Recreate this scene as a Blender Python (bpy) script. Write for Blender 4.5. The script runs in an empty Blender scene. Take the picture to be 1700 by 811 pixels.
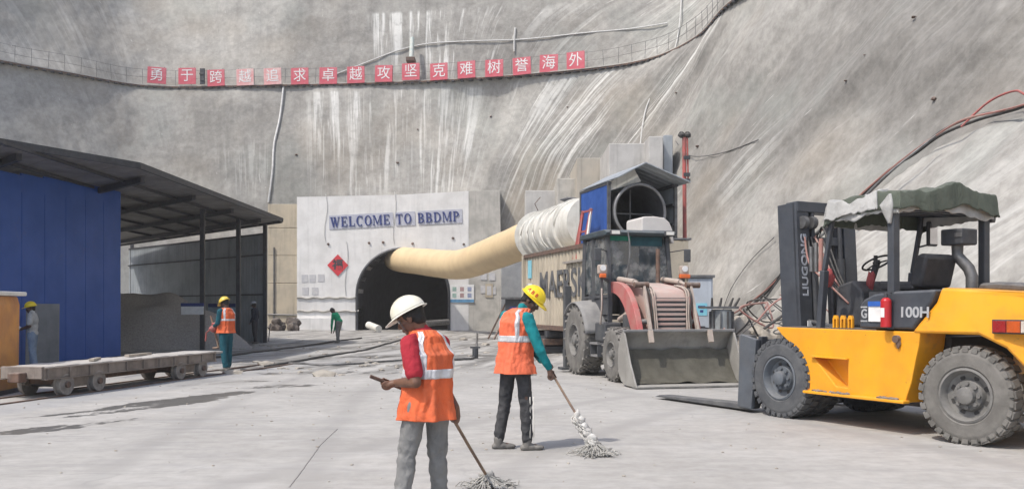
import bpy, bmesh, math, random
import numpy as np
from mathutils import Vector, Matrix, noise
R = math.radians
random.seed(7)
sc = bpy.context.scene
C = sc.collection

# ------------------------------------------------------------------ camera, world, sun, exposure
cam = bpy.data.cameras.new('camera'); co = bpy.data.objects.new('camera', cam); C.objects.link(co)
cam.sensor_width = 36; cam.lens = 36 * 1500 / 1700
co.location = (0, 0, 1.5); co.rotation_euler = (R(90), 0, 0)
cam.shift_y = 104.5 / 1700
cam.clip_end = 6000; cam.clip_start = .05
sc.camera = co

SUN_EL, SUN_AZ = 56.0, 232.0            # azimuth clockwise from +Y (north): the sun stands left of and behind the camera
w = bpy.data.worlds.new("World"); sc.world = w; w.use_nodes = True
nt = w.node_tree; bg = nt.nodes['Background']
sky = nt.nodes.new('ShaderNodeTexSky'); sky.sky_type = 'NISHITA'; sky.sun_disc = False
sky.sun_elevation = R(SUN_EL); sky.sun_rotation = R(SUN_AZ); sky.dust_density = 2.5; sky.air_density = 1.0
nt.links.new(sky.outputs[0], bg.inputs[0]); bg.inputs[1].default_value = .15
sl = bpy.data.lights.new('sun', 'SUN'); sl.energy = 2.15; sl.angle = R(1.2); sl.color = (1, .94, .85)
so = bpy.data.objects.new('sun', sl); C.objects.link(so)
sd = Vector((math.sin(R(SUN_AZ)) * math.cos(R(SUN_EL)), math.cos(R(SUN_AZ)) * math.cos(R(SUN_EL)), math.sin(R(SUN_EL))))
so.rotation_euler = sd.to_track_quat('Z', 'Y').to_euler(); so.location = (-20, -20, 40)
sc.view_settings.view_transform = 'Standard'; sc.view_settings.look = 'None'
sc.view_settings.exposure = 0.66; sc.view_settings.gamma = 1

# ------------------------------------------------------------------ helpers
def V(*a): return Vector(a)
def tag(o, label=None, cat=None, group=None, kind=None):
    if label: o['label'] = label
    if cat: o['category'] = cat
    if group: o['group'] = group
    if kind: o['kind'] = kind
    return o
def thing(name, label, cat, loc=(0, 0, 0), rz=0, group=None):
    o = bpy.data.objects.new(name, None); C.objects.link(o)
    o.location = loc; o.rotation_euler = (0, 0, rz); o.empty_display_size = .2
    return tag(o, label, cat, group)
def dup(root, loc=None, rz=None, label=None, parent=None):
    r = root.copy(); C.objects.link(r)
    if loc is not None: r.location = loc
    if rz is not None: r.rotation_euler = (0, 0, rz)
    if label: r['label'] = label
    if parent is not None: r.parent = parent
    for ch in list(root.children): dup(ch, parent=r)
    return r

class MB:
    """collects shapes and links them as one mesh object"""
    def __init__(s): s.bm = bmesh.new(); s.M = Matrix()
    def box(s, c, size, rot=None, taper=1):
        m = Matrix.Translation(Vector(c))
        if rot is not None: m = m @ (rot if isinstance(rot, Matrix) else Matrix.Rotation(rot, 4, 'Z'))
        hx, hy, hz = [v / 2 for v in size]
        vs = [s.bm.verts.new(s.M @ m @ Vector((x * hx * (taper if z > 0 else 1), y * hy * (taper if z > 0 else 1), z * hz))) for z in (-1, 1) for x, y in ((-1, -1), (1, -1), (1, 1), (-1, 1))]
        for f in ((3, 2, 1, 0), (4, 5, 6, 7), (0, 1, 5, 4), (1, 2, 6, 5), (2, 3, 7, 6), (3, 0, 4, 7)): s.bm.faces.new([vs[i] for i in f])
        return s
    def bar(s, p0, p1, w, h=None, up=(0, 0, 1)):
        """rectangular bar between two points"""
        p0, p1 = Vector(p0), Vector(p1); h = h or w; d = p1 - p0; L = d.length; x = d.normalized()
        y = Vector(up).cross(x)
        if y.length < 1e-4: y = Vector((0, 1, 0)).cross(x)
        if y.length < 1e-4: y = Vector((1, 0, 0)).cross(x)
        y.normalize(); z = x.cross(y)
        m = Matrix((x, y, z)).transposed().to_4x4()
        return s.box((p0 + p1) / 2, (L, w, h), m)
    def tube(s, pts, r, n=10, caps=True):
        pts = [Vector(p) for p in pts]; rs = r if isinstance(r, (list, tuple)) else [r] * len(pts)
        rings = []; prev = None
        for i, p in enumerate(pts):
            d = (pts[min(i + 1, len(pts) - 1)] - pts[max(i - 1, 0)]).normalized()
            if prev is None:
                a = d.cross(Vector((0, 0, 1)))
                if a.length < .05: a = d.cross(Vector((1, 0, 0)))
            else: a = prev - d * prev.dot(d)
            a.normalize(); prev = a; b = d.cross(a)
            rings.append([s.bm.verts.new(s.M @ (p + (a * math.cos(2 * math.pi * k / n) + b * math.sin(2 * math.pi * k / n)) * rs[i])) for k in range(n)])
        for i in range(len(rings) - 1):
            for k in range(n):
                s.bm.faces.new((rings[i][k], rings[i][(k + 1) % n], rings[i + 1][(k + 1) % n], rings[i + 1][k]))
        if caps: s.bm.faces.new(rings[0][::-1]); s.bm.faces.new(rings[-1])
        return s
    def cyl(s, p0, p1, r, r1=None, n=16): return s.tube([p0, p1], [r, r if r1 is None else r1], n)
    def prism(s, poly, y0, y1, axis='y'):
        """polygon in x,z (axis y), or x,y (axis z), or y,z (axis x), extruded"""
        def P(a, b, t): return {'y': Vector((a, t, b)), 'z': Vector((a, b, t)), 'x': Vector((t, a, b))}[axis]
        A = [s.bm.verts.new(s.M @ P(a, b, y0)) for a, b in poly]; B = [s.bm.verts.new(s.M @ P(a, b, y1)) for a, b in poly]
        s.bm.faces.new(A); s.bm.faces.new(B[::-1]); n = len(poly)
        for i in range(n): s.bm.faces.new((A[i], B[i], B[(i + 1) % n], A[(i + 1) % n]))
        return s
    def lathe(s, prof, c=(0, 0, 0), axis='y', n=32, close=True):
        """profile of (radius, along) spun about an axis"""
        rings = []
        for r, t in prof:
            ring = []
            for k in range(n):
                a = 2 * math.pi * k / n; u, v = r * math.cos(a), r * math.sin(a)
                q = {'y': Vector((u, t, v)), 'z': Vector((u, v, t)), 'x': Vector((t, u, v))}[axis]
                ring.append(s.bm.verts.new(s.M @ (Vector(c) + q)))
            rings.append(ring)
        m = len(rings); rng = range(m if close else m - 1)
        for i in rng:
            a, b = rings[i], rings[(i + 1) % m]
            for k in range(n): s.bm.faces.new((a[k], a[(k + 1) % n], b[(k + 1) % n], b[k]))
        return s
    def grid(s, fn, nu, nv, cu=False):
        """surface fn(u,v) with u,v in 0..1"""
        vs = [[s.bm.verts.new(s.M @ Vector(fn(i / nu, j / nv))) for j in range(nv + 1)] for i in range(nu if cu else nu + 1)]
        N = len(vs)
        for i in range(nu):
            a, b = vs[i], vs[(i + 1) % N]
            for j in range(nv): s.bm.faces.new((a[j], b[j], b[j + 1], a[j + 1]))
        return s
    def ball(s, c, r, seg=16, rings=10, rot=None):
        r = r if isinstance(r, (tuple, list)) else (r, r, r)
        m = Matrix.Translation(Vector(c)) @ (rot.to_4x4() if rot is not None else Matrix()) @ Matrix.Diagonal((r[0], r[1], r[2], 1))
        bmesh.ops.create_uvsphere(s.bm, u_segments=seg, v_segments=rings, radius=1, matrix=s.M @ m); return s
    def lump(s, c, r, seed=0, amp=.3, sub=2):
        r = r if isinstance(r, (tuple, list)) else (r, r, r)
        g = bmesh.ops.create_icosphere(s.bm, subdivisions=sub, radius=1)
        for v in g['verts']:
            k = 1 + amp * noise.noise(v.co * 1.4 + Vector((seed * 7.1, seed, 0))) + amp * .5 * noise.noise(v.co * 3.7 + Vector((seed, 0, 3)))
            v.co = s.M @ (Vector(c) + Vector((v.co.x * r[0] * k, v.co.y * r[1] * k, v.co.z * r[2] * k)))
        return s
    def build(s, name, m, parent=None, smooth=False, bevel=0, solid=0, sub=0, recalc=True):
        if recalc: bmesh.ops.recalc_face_normals(s.bm, faces=s.bm.faces)
        me = bpy.data.meshes.new(name); s.bm.to_mesh(me); s.bm.free()
        o = bpy.data.objects.new(name, me); C.objects.link(o)
        if parent is not None: o.parent = parent
        if m is not None: me.materials.append(m)
        if smooth is True: me.shade_smooth()
        elif smooth: me.shade_smooth(); me.set_sharp_from_angle(angle=R(smooth))
        if solid:
            k = o.modifiers.new('solid', 'SOLIDIFY'); k.thickness = solid; k.offset = 0
        if bevel:
            b = o.modifiers.new('bevel', 'BEVEL'); b.width = bevel; b.segments = 2; b.limit_method = 'ANGLE'; b.angle_limit = R(38)
            b.harden_normals = False
        if sub: k = o.modifiers.new('sub', 'SUBSURF'); k.levels = sub; k.render_levels = sub
        return o

def bezier(P, n=24):
    """Catmull-Rom through points"""
    P = [Vector(p) for p in P]; out = []
    for i in range(len(P) - 1):
        p0, p1, p2, p3 = P[max(i - 1, 0)], P[i], P[i + 1], P[min(i + 2, len(P) - 1)]
        for k in range(n):
            t = k / n
            out.append(.5 * ((2 * p1) + (p2 - p0) * t + (2 * p0 - 5 * p1 + 4 * p2 - p3) * t * t + (3 * p1 - p0 - 3 * p2 + p3) * t ** 3))
    out.append(P[-1]); return out

def text(name, body, size, m, parent=None, M=None, depth=.004, bold=0, width=None, spacing=1):
    """flat lettering with a little thickness, in its own x,y plane moved by M"""
    c = bpy.data.curves.new(name, 'FONT'); c.body = body; c.size = size; c.align_x = 'CENTER'; c.align_y = 'CENTER'; c.extrude = depth; c.offset = bold; c.space_character = spacing
    o = bpy.data.objects.new(name, c); C.objects.link(o); bpy.context.view_layer.update()
    me = bpy.data.meshes.new_from_object(o); bpy.data.objects.remove(o); bpy.data.curves.remove(c)
    xs = [v.co.x for v in me.vertices]
    if width and xs:
        k = width / (max(xs) - min(xs)); mid = (max(xs) + min(xs)) / 2
        for v in me.vertices: v.co.x = (v.co.x - mid) * k
    if M is not None: me.transform(M)
    o = bpy.data.objects.new(name, me); C.objects.link(o); me.materials.clear(); me.materials.append(m); me.name = name
    if parent is not None: o.parent = parent
    return o

# ------------------------------------------------------------------ materials
def nn(nt, t, **k):
    n = nt.nodes.new('ShaderNode' + t)
    for a, b in k.items(): setattr(n, a, b)
    return n
def mixc(nt, f, a, b, mode='MIX'):
    m = nn(nt, 'Mix', data_type='RGBA', blend_type=mode)
    for i, v in ((0, f), (6, a), (7, b)):
        if isinstance(v, (int, float)): m.inputs[i].default_value = v
        elif isinstance(v, tuple): m.inputs[i].default_value = v + (1,) if len(v) == 3 else v
        else: nt.links.new(v, m.inputs[i])
    return m.outputs[2]
def mth(nt, op, a, b=None, clamp=False):
    m = nn(nt, 'Math', operation=op, use_clamp=clamp)
    for i, v in ((0, a), (1, b)):
        if v is None: continue
        if isinstance(v, (int, float)): m.inputs[i].default_value = v
        else: nt.links.new(v, m.inputs[i])
    return m.outputs[0]
def ramp(nt, v, lo, hi, a=0., b=1., smooth=True):
    m = nn(nt, 'MapRange'); m.interpolation_type = 'SMOOTHSTEP' if smooth else 'LINEAR'
    nt.links.new(v, m.inputs[0])
    for i, x in ((1, lo), (2, hi), (3, a), (4, b)): m.inputs[i].default_value = x
    return m.outputs[0]
def noi(nt, vec, scale, detail=4, rough=.55, dist=0, mul=None):
    if mul:
        mp = nn(nt, 'Mapping'); mp.inputs['Scale'].default_value = mul; nt.links.new(vec, mp.inputs[0]); vec = mp.outputs[0]
    n = nn(nt, 'TexNoise'); n.inputs['Scale'].default_value = scale; n.inputs['Detail'].default_value = detail
    n.inputs['Roughness'].default_value = rough; n.inputs['Distortion'].default_value = dist
    nt.links.new(vec, n.inputs['Vector']); return n.outputs[0]
MATS = {}
def mat(name, c, c2=None, scale=4, rough=.8, metal=0, bump=.15, bscale=None, dust=0, dcol=(.42, .40, .37), streak=0, detail=5, spec=.5, ndist=.01, coat=0, chips=0, fold=0):
    """painted, metal, cloth or mineral surface: two tones mixed by noise, dust on upward faces and in patches, fine relief"""
    if name in MATS: return MATS[name]
    m = bpy.data.materials.new(name); m.use_nodes = True; nt = m.node_tree; b = nt.nodes['Principled BSDF']; MATS[name] = m
    tc = nn(nt, 'TexCoord').outputs['Object']
    c2 = c2 or tuple(x * .72 for x in c)
    n1 = noi(nt, tc, scale, detail, .6)
    col = mixc(nt, ramp(nt, n1, .35, .68), c, c2)
    if streak:
        s = noi(nt, tc, scale * 1.2, 4, .6, 0, (4, 4, .35))
        col = mixc(nt, mth(nt, 'MULTIPLY', ramp(nt, s, .5, .75), streak), col, tuple(x * .45 for x in c2))
    if dust:
        g = nn(nt, 'NewGeometry'); sx = nn(nt, 'SeparateXYZ'); nt.links.new(g.outputs['Normal'], sx.inputs[0])
        up = ramp(nt, sx.outputs[2], -.2, 1, .25, 1)
        n2 = noi(nt, tc, scale * 1.7, 6, .65)
        d = mth(nt, 'MULTIPLY', mth(nt, 'MULTIPLY', ramp(nt, n2, .3, .7, .3, 1), up), dust, True)
        col = mixc(nt, d, col, dcol)
        ro = mth(nt, 'MAXIMUM', mth(nt, 'MULTIPLY', d, .9), rough); nt.links.new(ro, b.inputs['Roughness'])
    else:
        nt.links.new(ramp(nt, n1, .2, .8, max(rough - .08, .02), min(rough + .1, 1)), b.inputs['Roughness'])
    if chips:                                                    # chipped paint, scratches and greasy smears
        ch = mth(nt, 'MULTIPLY', ramp(nt, noi(nt, tc, 26, 3, .6), .66, .71), ramp(nt, noi(nt, tc, 2.3, 3, .5), .46, .62)); col = mixc(nt, mth(nt, 'MULTIPLY', ch, chips), col, (.09, .07, .055))
        sc1 = mth(nt, 'MULTIPLY', ramp(nt, noi(nt, tc, 5, 2, .5, .2, (1.2, 1.2, 16)), .68, .72), ramp(nt, noi(nt, tc, 1.7, 2, .5), .5, .6)); col = mixc(nt, mth(nt, 'MULTIPLY', sc1, chips * .6), col, (.20, .16, .12))
        gm = mth(nt, 'MULTIPLY', ramp(nt, noi(nt, tc, 1.3, 5, .65), .56, .72), ramp(nt, noi(nt, tc, 9, 4, .6), .4, .6)); col = mixc(nt, mth(nt, 'MULTIPLY', gm, chips * .45), col, (.16, .12, .08))
    nt.links.new(col, b.inputs['Base Color']); b.inputs['Metallic'].default_value = metal
    b.inputs['Specular IOR Level'].default_value = spec
    if coat: b.inputs['Coat Weight'].default_value = coat; b.inputs['Coat Roughness'].default_value = .2
    if bump:
        bn = nn(nt, 'Bump'); bn.inputs['Strength'].default_value = bump; bn.inputs['Distance'].default_value = ndist
        nt.links.new(noi(nt, tc, bscale or scale * 8, 5, .65), bn.inputs['Height'])
        if fold:
            b2 = nn(nt, 'Bump'); b2.inputs['Strength'].default_value = fold; b2.inputs['Distance'].default_value = .03
            nt.links.new(noi(nt, tc, 7, 4, .55, 1.6, (1.3, 1.3, .8)), b2.inputs['Height']); nt.links.new(b2.outputs[0], bn.inputs['Normal'])
        nt.links.new(bn.outputs[0], b.inputs['Normal'])
    return m
def glass(name, col, rough=.08, alpha=.35):
    if name in MATS: return MATS[name]
    m = bpy.data.materials.new(name); m.use_nodes = True; nt = m.node_tree; b = nt.nodes['Principled BSDF']; MATS[name] = m
    tc = nn(nt, 'TexCoord').outputs['Object']; n1 = noi(nt, tc, 3, 5, .6)
    nt.links.new(mixc(nt, ramp(nt, n1, .35, .7), col, (.3, .3, .29)), b.inputs['Base Color'])
    b.inputs['Roughness'].default_value = rough
    nt.links.new(ramp(nt, n1, .3, .8, alpha, min(alpha + .35, 1)), b.inputs['Alpha'])
    return m
# ------------------------------------------------------------------ the shotcrete cutting: foot line and bench line in plan
FOOT = [(-70, -30), (-58, -8), (-50, 12), (-42, 35), (-34, 50), (-28, 57), (-23.5, 60.3), (-17, 61), (-10, 61), (-4, 61), (0.5, 59.5), (3.2, 55), (4.8, 50), (6.0, 44), (7.0, 38), (7.8, 32), (8.4, 26), (9.2, 20), (10.5, 14), (12.5, 6), (15, -6), (20, -30)]
BENCH = [(-80, -32), (-66, -8), (-57, 13), (-47, 38), (-36, 55), (-30.1, 61.9), (-26.0, 65.4), (-18.3, 65.2), (-10.75, 64.6), (-3.5, 63.4), (4.6, 60.9), (9.0, 58.1), (11.1, 53.3), (11.6, 47.5), (13.2, 42), (15.5, 35), (17.2, 29), (18.8, 22), (20.5, 15), (23, 6), (26, -6), (32, -32)]
ZB = 17.5
F3 = bezier([(x, y, 0) for x, y in FOOT], 40); B3 = bezier([(x, y, 0) for x, y in BENCH], 40)
NS0 = len(F3)
# resample so that the columns are about evenly spaced along the bench in view
arc = [0]
for i in range(1, NS0): arc.append(arc[-1] + (B3[i] - B3[i - 1]).length * .5 + (F3[i] - F3[i - 1]).length * .5)
TOT = arc[-1]
fx = np.array([[p.x, p.y] for p in F3]); bx_ = np.array([[p.x, p.y] for p in B3]); arc = np.array(arc)
def cliff_plan(s):
    f = np.stack([np.interp(s, arc, fx[:, k]) for k in (0, 1)], -1); b = np.stack([np.interp(s, arc, bx_[:, k]) for k in (0, 1)], -1)
    return f, b
def fbm(P, scale, octv=4, seed=0.):
    """vectorised-enough value noise through mathutils on an array of 3-vectors"""
    out = np.empty(len(P)); o = Vector((seed, seed * 1.7, seed * .3))
    for i, p in enumerate(P): out[i] = noise.fractal(Vector(p) * scale + o, 1.0, 2.0, octv)
    return out
def sstep(x, a, b):
    t = np.clip((x - a) / (b - a), 0, 1); return t * t * (3 - 2 * t)
def lattice(nx, ny, seed):
    r = np.random.RandomState(seed); return r.rand(nx, ny)
def vnoise(u, v, seed=0):
    """fast smooth value noise of two arrays"""
    g = lattice(256, 256, seed); iu = np.floor(u).astype(int); iv = np.floor(v).astype(int); fu = u - iu; fv = v - iv
    fu = fu * fu * (3 - 2 * fu); fv = fv * fv * (3 - 2 * fv); a = iu % 256; b = iv % 256; a1 = (a + 1) % 256; b1 = (b + 1) % 256
    return (g[a, b] * (1 - fu) + g[a1, b] * fu) * (1 - fv) + (g[a, b1] * (1 - fu) + g[a1, b1] * fu) * fv
def vfbm(u, v, seed=0, n=4, gain=.5):
    t = 0; amp = 1; tot = 0
    for k in range(n): t = t + amp * vnoise(u * 2 ** k + 13.7 * k, v * 2 ** k + 5.1 * k, seed + k); tot += amp; amp *= gain
    return t / tot - .5
S_ARR = np.concatenate([np.arange(0, 60, 1.2), np.arange(60, TOT - 45, .14), np.arange(TOT - 45, TOT, 1.0)])
Z_ARR = np.concatenate([np.arange(0, ZB, .2), [ZB], np.arange(ZB + .01, 30, .2), np.arange(30, 46, 1.)])
S, Z = np.meshgrid(S_ARR, Z_ARR, indexing='ij')
Ff, Bb = cliff_plan(S)
d = Bb - Ff; dl = np.linalg.norm(d, axis=-1, keepdims=True); nrm = d / dl           # outward, into the rock
SR = 0                                                                               # arc length where the right hand flank starts
k = Z / ZB
# outward run with height: a step back of about a metre above the bench
run = k[..., None] * dl
step = sstep(Z, ZB, ZB + .02) * 1.0
fade = sstep(S, TOT - 110, TOT - 92)                                                 # flank only
# ---- relief of the sprayed concrete
shear = 1.5 * sstep(S, 126, 146) * (1 - .85 * sstep(S, 148, 196)) - .9 * (1 - sstep(S, 88, 116))
U = S - shear * (Z - ZB)
crest = np.interp(S, [160, 163, 165.3, 167.5, 170, 171.7, 173.3, 174.9, 176.3, 180, 190, 215], [0, 0, .8, 1.9, 3.8, 5.1, 5.8, 6.1, 5.9, 6.3, 7, 8])
low = 1 - sstep(Z, crest - .05, crest + .3); onf = sstep(S, 162, 166)
D = (vfbm(U / 11, Z / 8, 3, 3) * 1.6 + vfbm(U / 2.6, Z / 5, 9, 3) * (.35 + .3 * sstep(S, 134, 150)) + vfbm(S / .8, Z / .8, 20, 3) * .13)
D = D + onf * (vfbm(U / 1.5, Z / 16, 31, 2) * (.15 + .4 * low) + vfbm(S / 3, Z / 2.2, 35, 4) * .55)
D = D - onf * low * (.45 + .10 * (crest - Z))                 # the lower flank stands forward of the upper one
D = D * sstep(Z, -.5, 2.5) * (1 - .6 * np.exp(-((Z - ZB) / .8) ** 2))
run2 = run + (step + D)[..., None]
XY = Ff + nrm * run2
nS, nZ = S.shape
verts = np.stack([XY[..., 0], XY[..., 1], np.where(Z == 0, -.3, Z)], -1).reshape(-1, 3)
idx = np.arange(nS * nZ).reshape(nS, nZ)
q = np.stack([idx[:-1, :-1], idx[:-1, 1:], idx[1:, 1:], idx[1:, :-1]], -1).reshape(-1, 4)
cen = verts[q].mean(1)                                        # the tunnel passes through the face
q = q[~((abs(cen[:, 0] + 7.24) < 3.3) & (cen[:, 1] > 58) & (cen[:, 2] < 5.6))]
me = bpy.data.meshes.new('cliff'); me.vertices.add(len(verts)); me.vertices.foreach_set('co', verts.ravel())
me.loops.add(q.size); me.loops.foreach_set('vertex_index', q.ravel()); me.polygons.add(len(q))
me.polygons.foreach_set('loop_start', np.arange(len(q)) * 4); me.update(calc_edges=True); me.shade_smooth()
def attr(me, name, arr):
    a = me.attributes.new(name, 'FLOAT', 'POINT'); a.data.foreach_set('value', np.ascontiguousarray(arr, dtype=np.float32).ravel())
attr(me, 'su', U); attr(me, 'ss', S); attr(me, 'sz', Z)
def zone(s0, s1, z0, z1, es=.8, ez=.6, A=None):
    A = S if A is None else A
    return sstep(A, s0 - es, s0 + es) * (1 - sstep(A, s1 - es, s1 + es)) * sstep(Z, z0 - ez, z0 + ez) * (1 - sstep(Z, z1 - ez, z1 + ez))
wob = vfbm(S / 1.2, Z * 0 + 4, 40, 3) * 3
Zw = Z + wob
def zonew(s0, s1, z0, z1, es=.6, ez=.5):
    return sstep(S, s0 - es, s0 + es) * (1 - sstep(S, s1 - es, s1 + es)) * sstep(Z - wob * 1.3, z0 - ez * 2.4, z0 + ez) * (1 - sstep(Z, z1 - .1, z1 + .15))
white = 1.0 * zonew(122.8, 130.3, 18.8, 23.0) + .35 * zonew(131.5, 135, 19, 22.5) + .75 * zonew(118.5, 129.9, 10.8, 16.9, .8, 1.5) + .7 * zonew(131.8, 138.5, 10.5, 17.2, 1, 1.5) \
    + .9 * zone(146.2, 151.2, 7, 18, .5, 2.5, U) + .5 * zone(153, 154.0, 6, 15, .2, 1.5, U) + .35 * zone(158, 162, 5, 9, 1, 2) + .3 * zone(112, 116, 9.5, 13, 1, 1.5) \
    + .3 * zone(97, 106, 17.8, 24, 3, 1) + .45 * zone(138, 146, 17.6, 26, 2, 1) + .25 * zone(166, 190, 0, 6, 2, 2) * low + .10 * zone(163, 176, 7, 14, 3, 3)
attr(me, 'white', np.clip(white, 0, 1))
tone = vfbm(S / 7, Z / 5, 51, 4) * 1.3 + vfbm(U / 1.6, Z / 8, 57, 3) * .5
tone = tone - .45 * zone(116.5, 123, 18.6, 23, .7, .7) - .35 * zone(130, 134.5, 17.6, 22.4, .7, .7) - .3 * zone(133, 146, 10.5, 17, 1.5, 1.5) + .15 * zone(119, 132, 10, 17, 3, 2) \
    - .12 * zone(95, 116, 8, 17.4, 6, 2.5) + .2 * zone(95, 116, 17.6, 26, 3, .5) - .4 * zone(152, 163, 5.5, 13, 2.5, 2.5) - .42 * onf * (1 - low) + .50 * onf * low - .3 * zone(169, 174, 6.4, 10, 1.5, 1)
tone = tone + .18 * zone(108, 131, 9, 10.2, 3, .4)
attr(me, 'tone', tone); attr(me, 'strk', .42 - .34 * sstep(S, 150, 158) + .3 * zone(133, 152, 0, 40, 3, 1) + .2 * onf * low)
attr(me, 'warm', np.clip(vfbm(S / 5, Z / 3.5, 66, 3) * 2.2 + .7 * zone(132.5, 136, 8, 11.5, .6, .8) + .35 * zone(164, 170, 4, 9, 2, 2), 0, 1))
cliff = bpy.data.objects.new('hillside', me); C.objects.link(cliff); cliff['kind'] = 'structure'

m = bpy.data.materials.new('shotcrete'); m.use_nodes = True; nt = m.node_tree; b = nt.nodes['Principled BSDF']
def at(n):
    a = nn(nt, 'Attribute'); a.attribute_name = n; return a.outputs['Fac']
cx = nn(nt, 'CombineXYZ'); nt.links.new(at('su'), cx.inputs[0]); nt.links.new(at('sz'), cx.inputs[1]); uv = cx.outputs[0]
cs = nn(nt, 'CombineXYZ'); nt.links.new(at('ss'), cs.inputs[0]); nt.links.new(at('sz'), cs.inputs[1]); sv = cs.outputs[0]
pos = nn(nt, 'NewGeometry').outputs['Position']
tn = mth(nt, 'ADD', at('tone'), mth(nt, 'MULTIPLY', mth(nt, 'SUBTRACT', noi(nt, pos, .55, 7, .62), .5), 1.3))
col = mixc(nt, ramp(nt, tn, -.6, .6, smooth=False), (.215, .207, .192), (.415, .403, .375))
fine = noi(nt, pos, 2.6, 8, .72)
col = mixc(nt, .8, col, mixc(nt, ramp(nt, fine, .3, .72), (.76, .76, .76), (1.2, 1.2, 1.2)), 'MULTIPLY')
strk = noi(nt, uv, 1, 6, .62, .25, (1.5, .10, 1))
col = mixc(nt, at('strk'), col, mixc(nt, ramp(nt, strk, .3, .68), (.82, .82, .825), (1.13, 1.13, 1.12)), 'MULTIPLY')
# soot coloured run-off and damp
dk = noi(nt, uv, 1, 5, .6, .4, (2.6, .16, 1)); col = mixc(nt, mth(nt, 'MULTIPLY', ramp(nt, dk, .58, .78), mth(nt, 'ADD', .12, mth(nt, 'MULTIPLY', at('strk'), .5))), col, (.13, .135, .13))
# lime runs, bright and ragged
dr = noi(nt, uv, 1, 4, .6, .35, (1.9, .10, 1)); dr2 = noi(nt, uv, 1, 4, .6, .5, (6.5, .22, 1))
wh = mth(nt, 'MULTIPLY', at('white'), mth(nt, 'ADD', ramp(nt, dr, .51, .63), mth(nt, 'MULTIPLY', ramp(nt, dr2, .56, .66), .8)), True)
wh = mth(nt, 'MULTIPLY', wh, ramp(nt, fine, .3, .5, .55, 1))
col = mixc(nt, mth(nt, 'MULTIPLY', wh, .85), col, (.72, .72, .69))
# a few thin scattered lime specks everywhere
sp = noi(nt, uv, 1, 3, .5, .3, (4.5, 1.2, 1)); sp2 = noi(nt, sv, .35, 3, .5)
col = mixc(nt, mth(nt, 'MULTIPLY', mth(nt, 'MULTIPLY', ramp(nt, sp, .67, .74), ramp(nt, sp2, .5, .62)), .65), col, (.7, .69, .66))
col = mixc(nt, mth(nt, 'MULTIPLY', at('warm'), .32), col, (.40, .33, .24))
col = mixc(nt, mth(nt, 'MULTIPLY', ramp(nt, noi(nt, pos, .22, 4, .5), .5, .7), .22), col, (.30, .335, .31))
nt.links.new(col, b.inputs['Base Color']); b.inputs['Roughness'].default_value = .93; b.inputs['Specular IOR Level'].default_value = .25
b1 = nn(nt, 'Bump'); b1.inputs['Strength'].default_value = .42; b1.inputs['Distance'].default_value = .07
nt.links.new(mth(nt, 'ADD', mth(nt, 'MULTIPLY', noi(nt, pos, 1.4, 8, .68), 1.4), mth(nt, 'MULTIPLY', strk, .2)), b1.inputs['Height']); nt.links.new(b1.outputs[0], b.inputs['Normal'])
me.materials.append(m)

def cliff_point(s, z, out=0.0):
    """point on the sprayed face at arc length s and height z, out metres in front of it"""
    i = int(np.argmin(abs(S_ARR - s))); j = int(np.argmin(abs(Z_ARR - z)))
    p = XY[i, j] - nrm[i, j] * out
    return Vector((p[0], p[1], z))

# ------------------------------------------------------------------ ground: one sheet of concrete and trodden mud
gx = np.concatenate([[-3000, -800, -250, -90, -50, -36], np.arange(-30, 17, .13), [20, 30, 60, 250, 800, 3000]])
gy = np.concatenate([[-3000, -800, -200, -60, -20, -8, -2, 1], np.arange(3, 20, .10), np.arange(20, 62, .2), [64, 70, 90, 250, 800, 3000]])
GX, GY = np.meshgrid(gx, gy, indexing='ij')
near = sstep(GX, -32, -28) * (1 - sstep(GX, 15, 18)) * (1 - sstep(GY, 61, 64))
ang = R(-78); ca, sa = math.cos(ang), math.sin(ang)
TD = (.205, .979)                                              # direction of the haul track, towards the tunnel
al = GX * TD[0] + GY * TD[1]; ac = GX * TD[1] - GY * TD[0]     # along and across it
rough = sstep(GY + vfbm(GX / 3, GY / 3, 70) * 9 - .25 * GX, 19, 25)   # beyond the clean slab the floor is muddy and rutted
H = rough * (vfbm(ac / .5, al / 5, 71, 3) * .06 + vfbm(GX / 2.2, GY / 1.2, 73, 4) * .06) + vfbm(GX / 4, GY / 4, 75, 2) * .02 * near
H = H - .02 * np.exp(-((ac + 9.6) / .35) ** 2) * near
H = H * near
vg = np.stack([GX, GY, H - .03 * (1 - near)], -1).reshape(-1, 3); idx = np.arange(GX.size).reshape(GX.shape)
q = np.stack([idx[:-1, :-1], idx[1:, :-1], idx[1:, 1:], idx[:-1, 1:]], -1).reshape(-1, 4)
mg = bpy.data.meshes.new('ground'); mg.vertices.add(len(vg)); mg.vertices.foreach_set('co', vg.ravel())
mg.loops.add(q.size); mg.loops.foreach_set('vertex_index', q.ravel()); mg.polygons.add(len(q)); mg.polygons.foreach_set('loop_start', np.arange(len(q)) * 4)
mg.update(calc_edges=True); mg.shade_smooth()
def gz(x, y):
    i = int(np.argmin(abs(gx - x))); j = int(np.argmin(abs(gy - y))); return float(H[i, j])
def blob2(cx, cy, rx, ry, rot, soft=.3, amp=.85, sc_=1.3, seed=80):
    c, s = math.cos(rot), math.sin(rot); u = (GX - cx) * c + (GY - cy) * s; v = -(GX - cx) * s + (GY - cy) * c
    dd = np.sqrt((u / rx) ** 2 + (v / ry) ** 2) + vfbm(u * sc_ / 2.5, v * sc_ * 2.5, seed, 4) * amp * 1.6
    return 1 - sstep(dd, 1 - soft * .35, 1 + soft * .35)
def gp(px, py):
    y = 2250 / (py - 510); return ((px - 850) / 1500 * y, y)
wet = np.zeros_like(GX)
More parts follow.
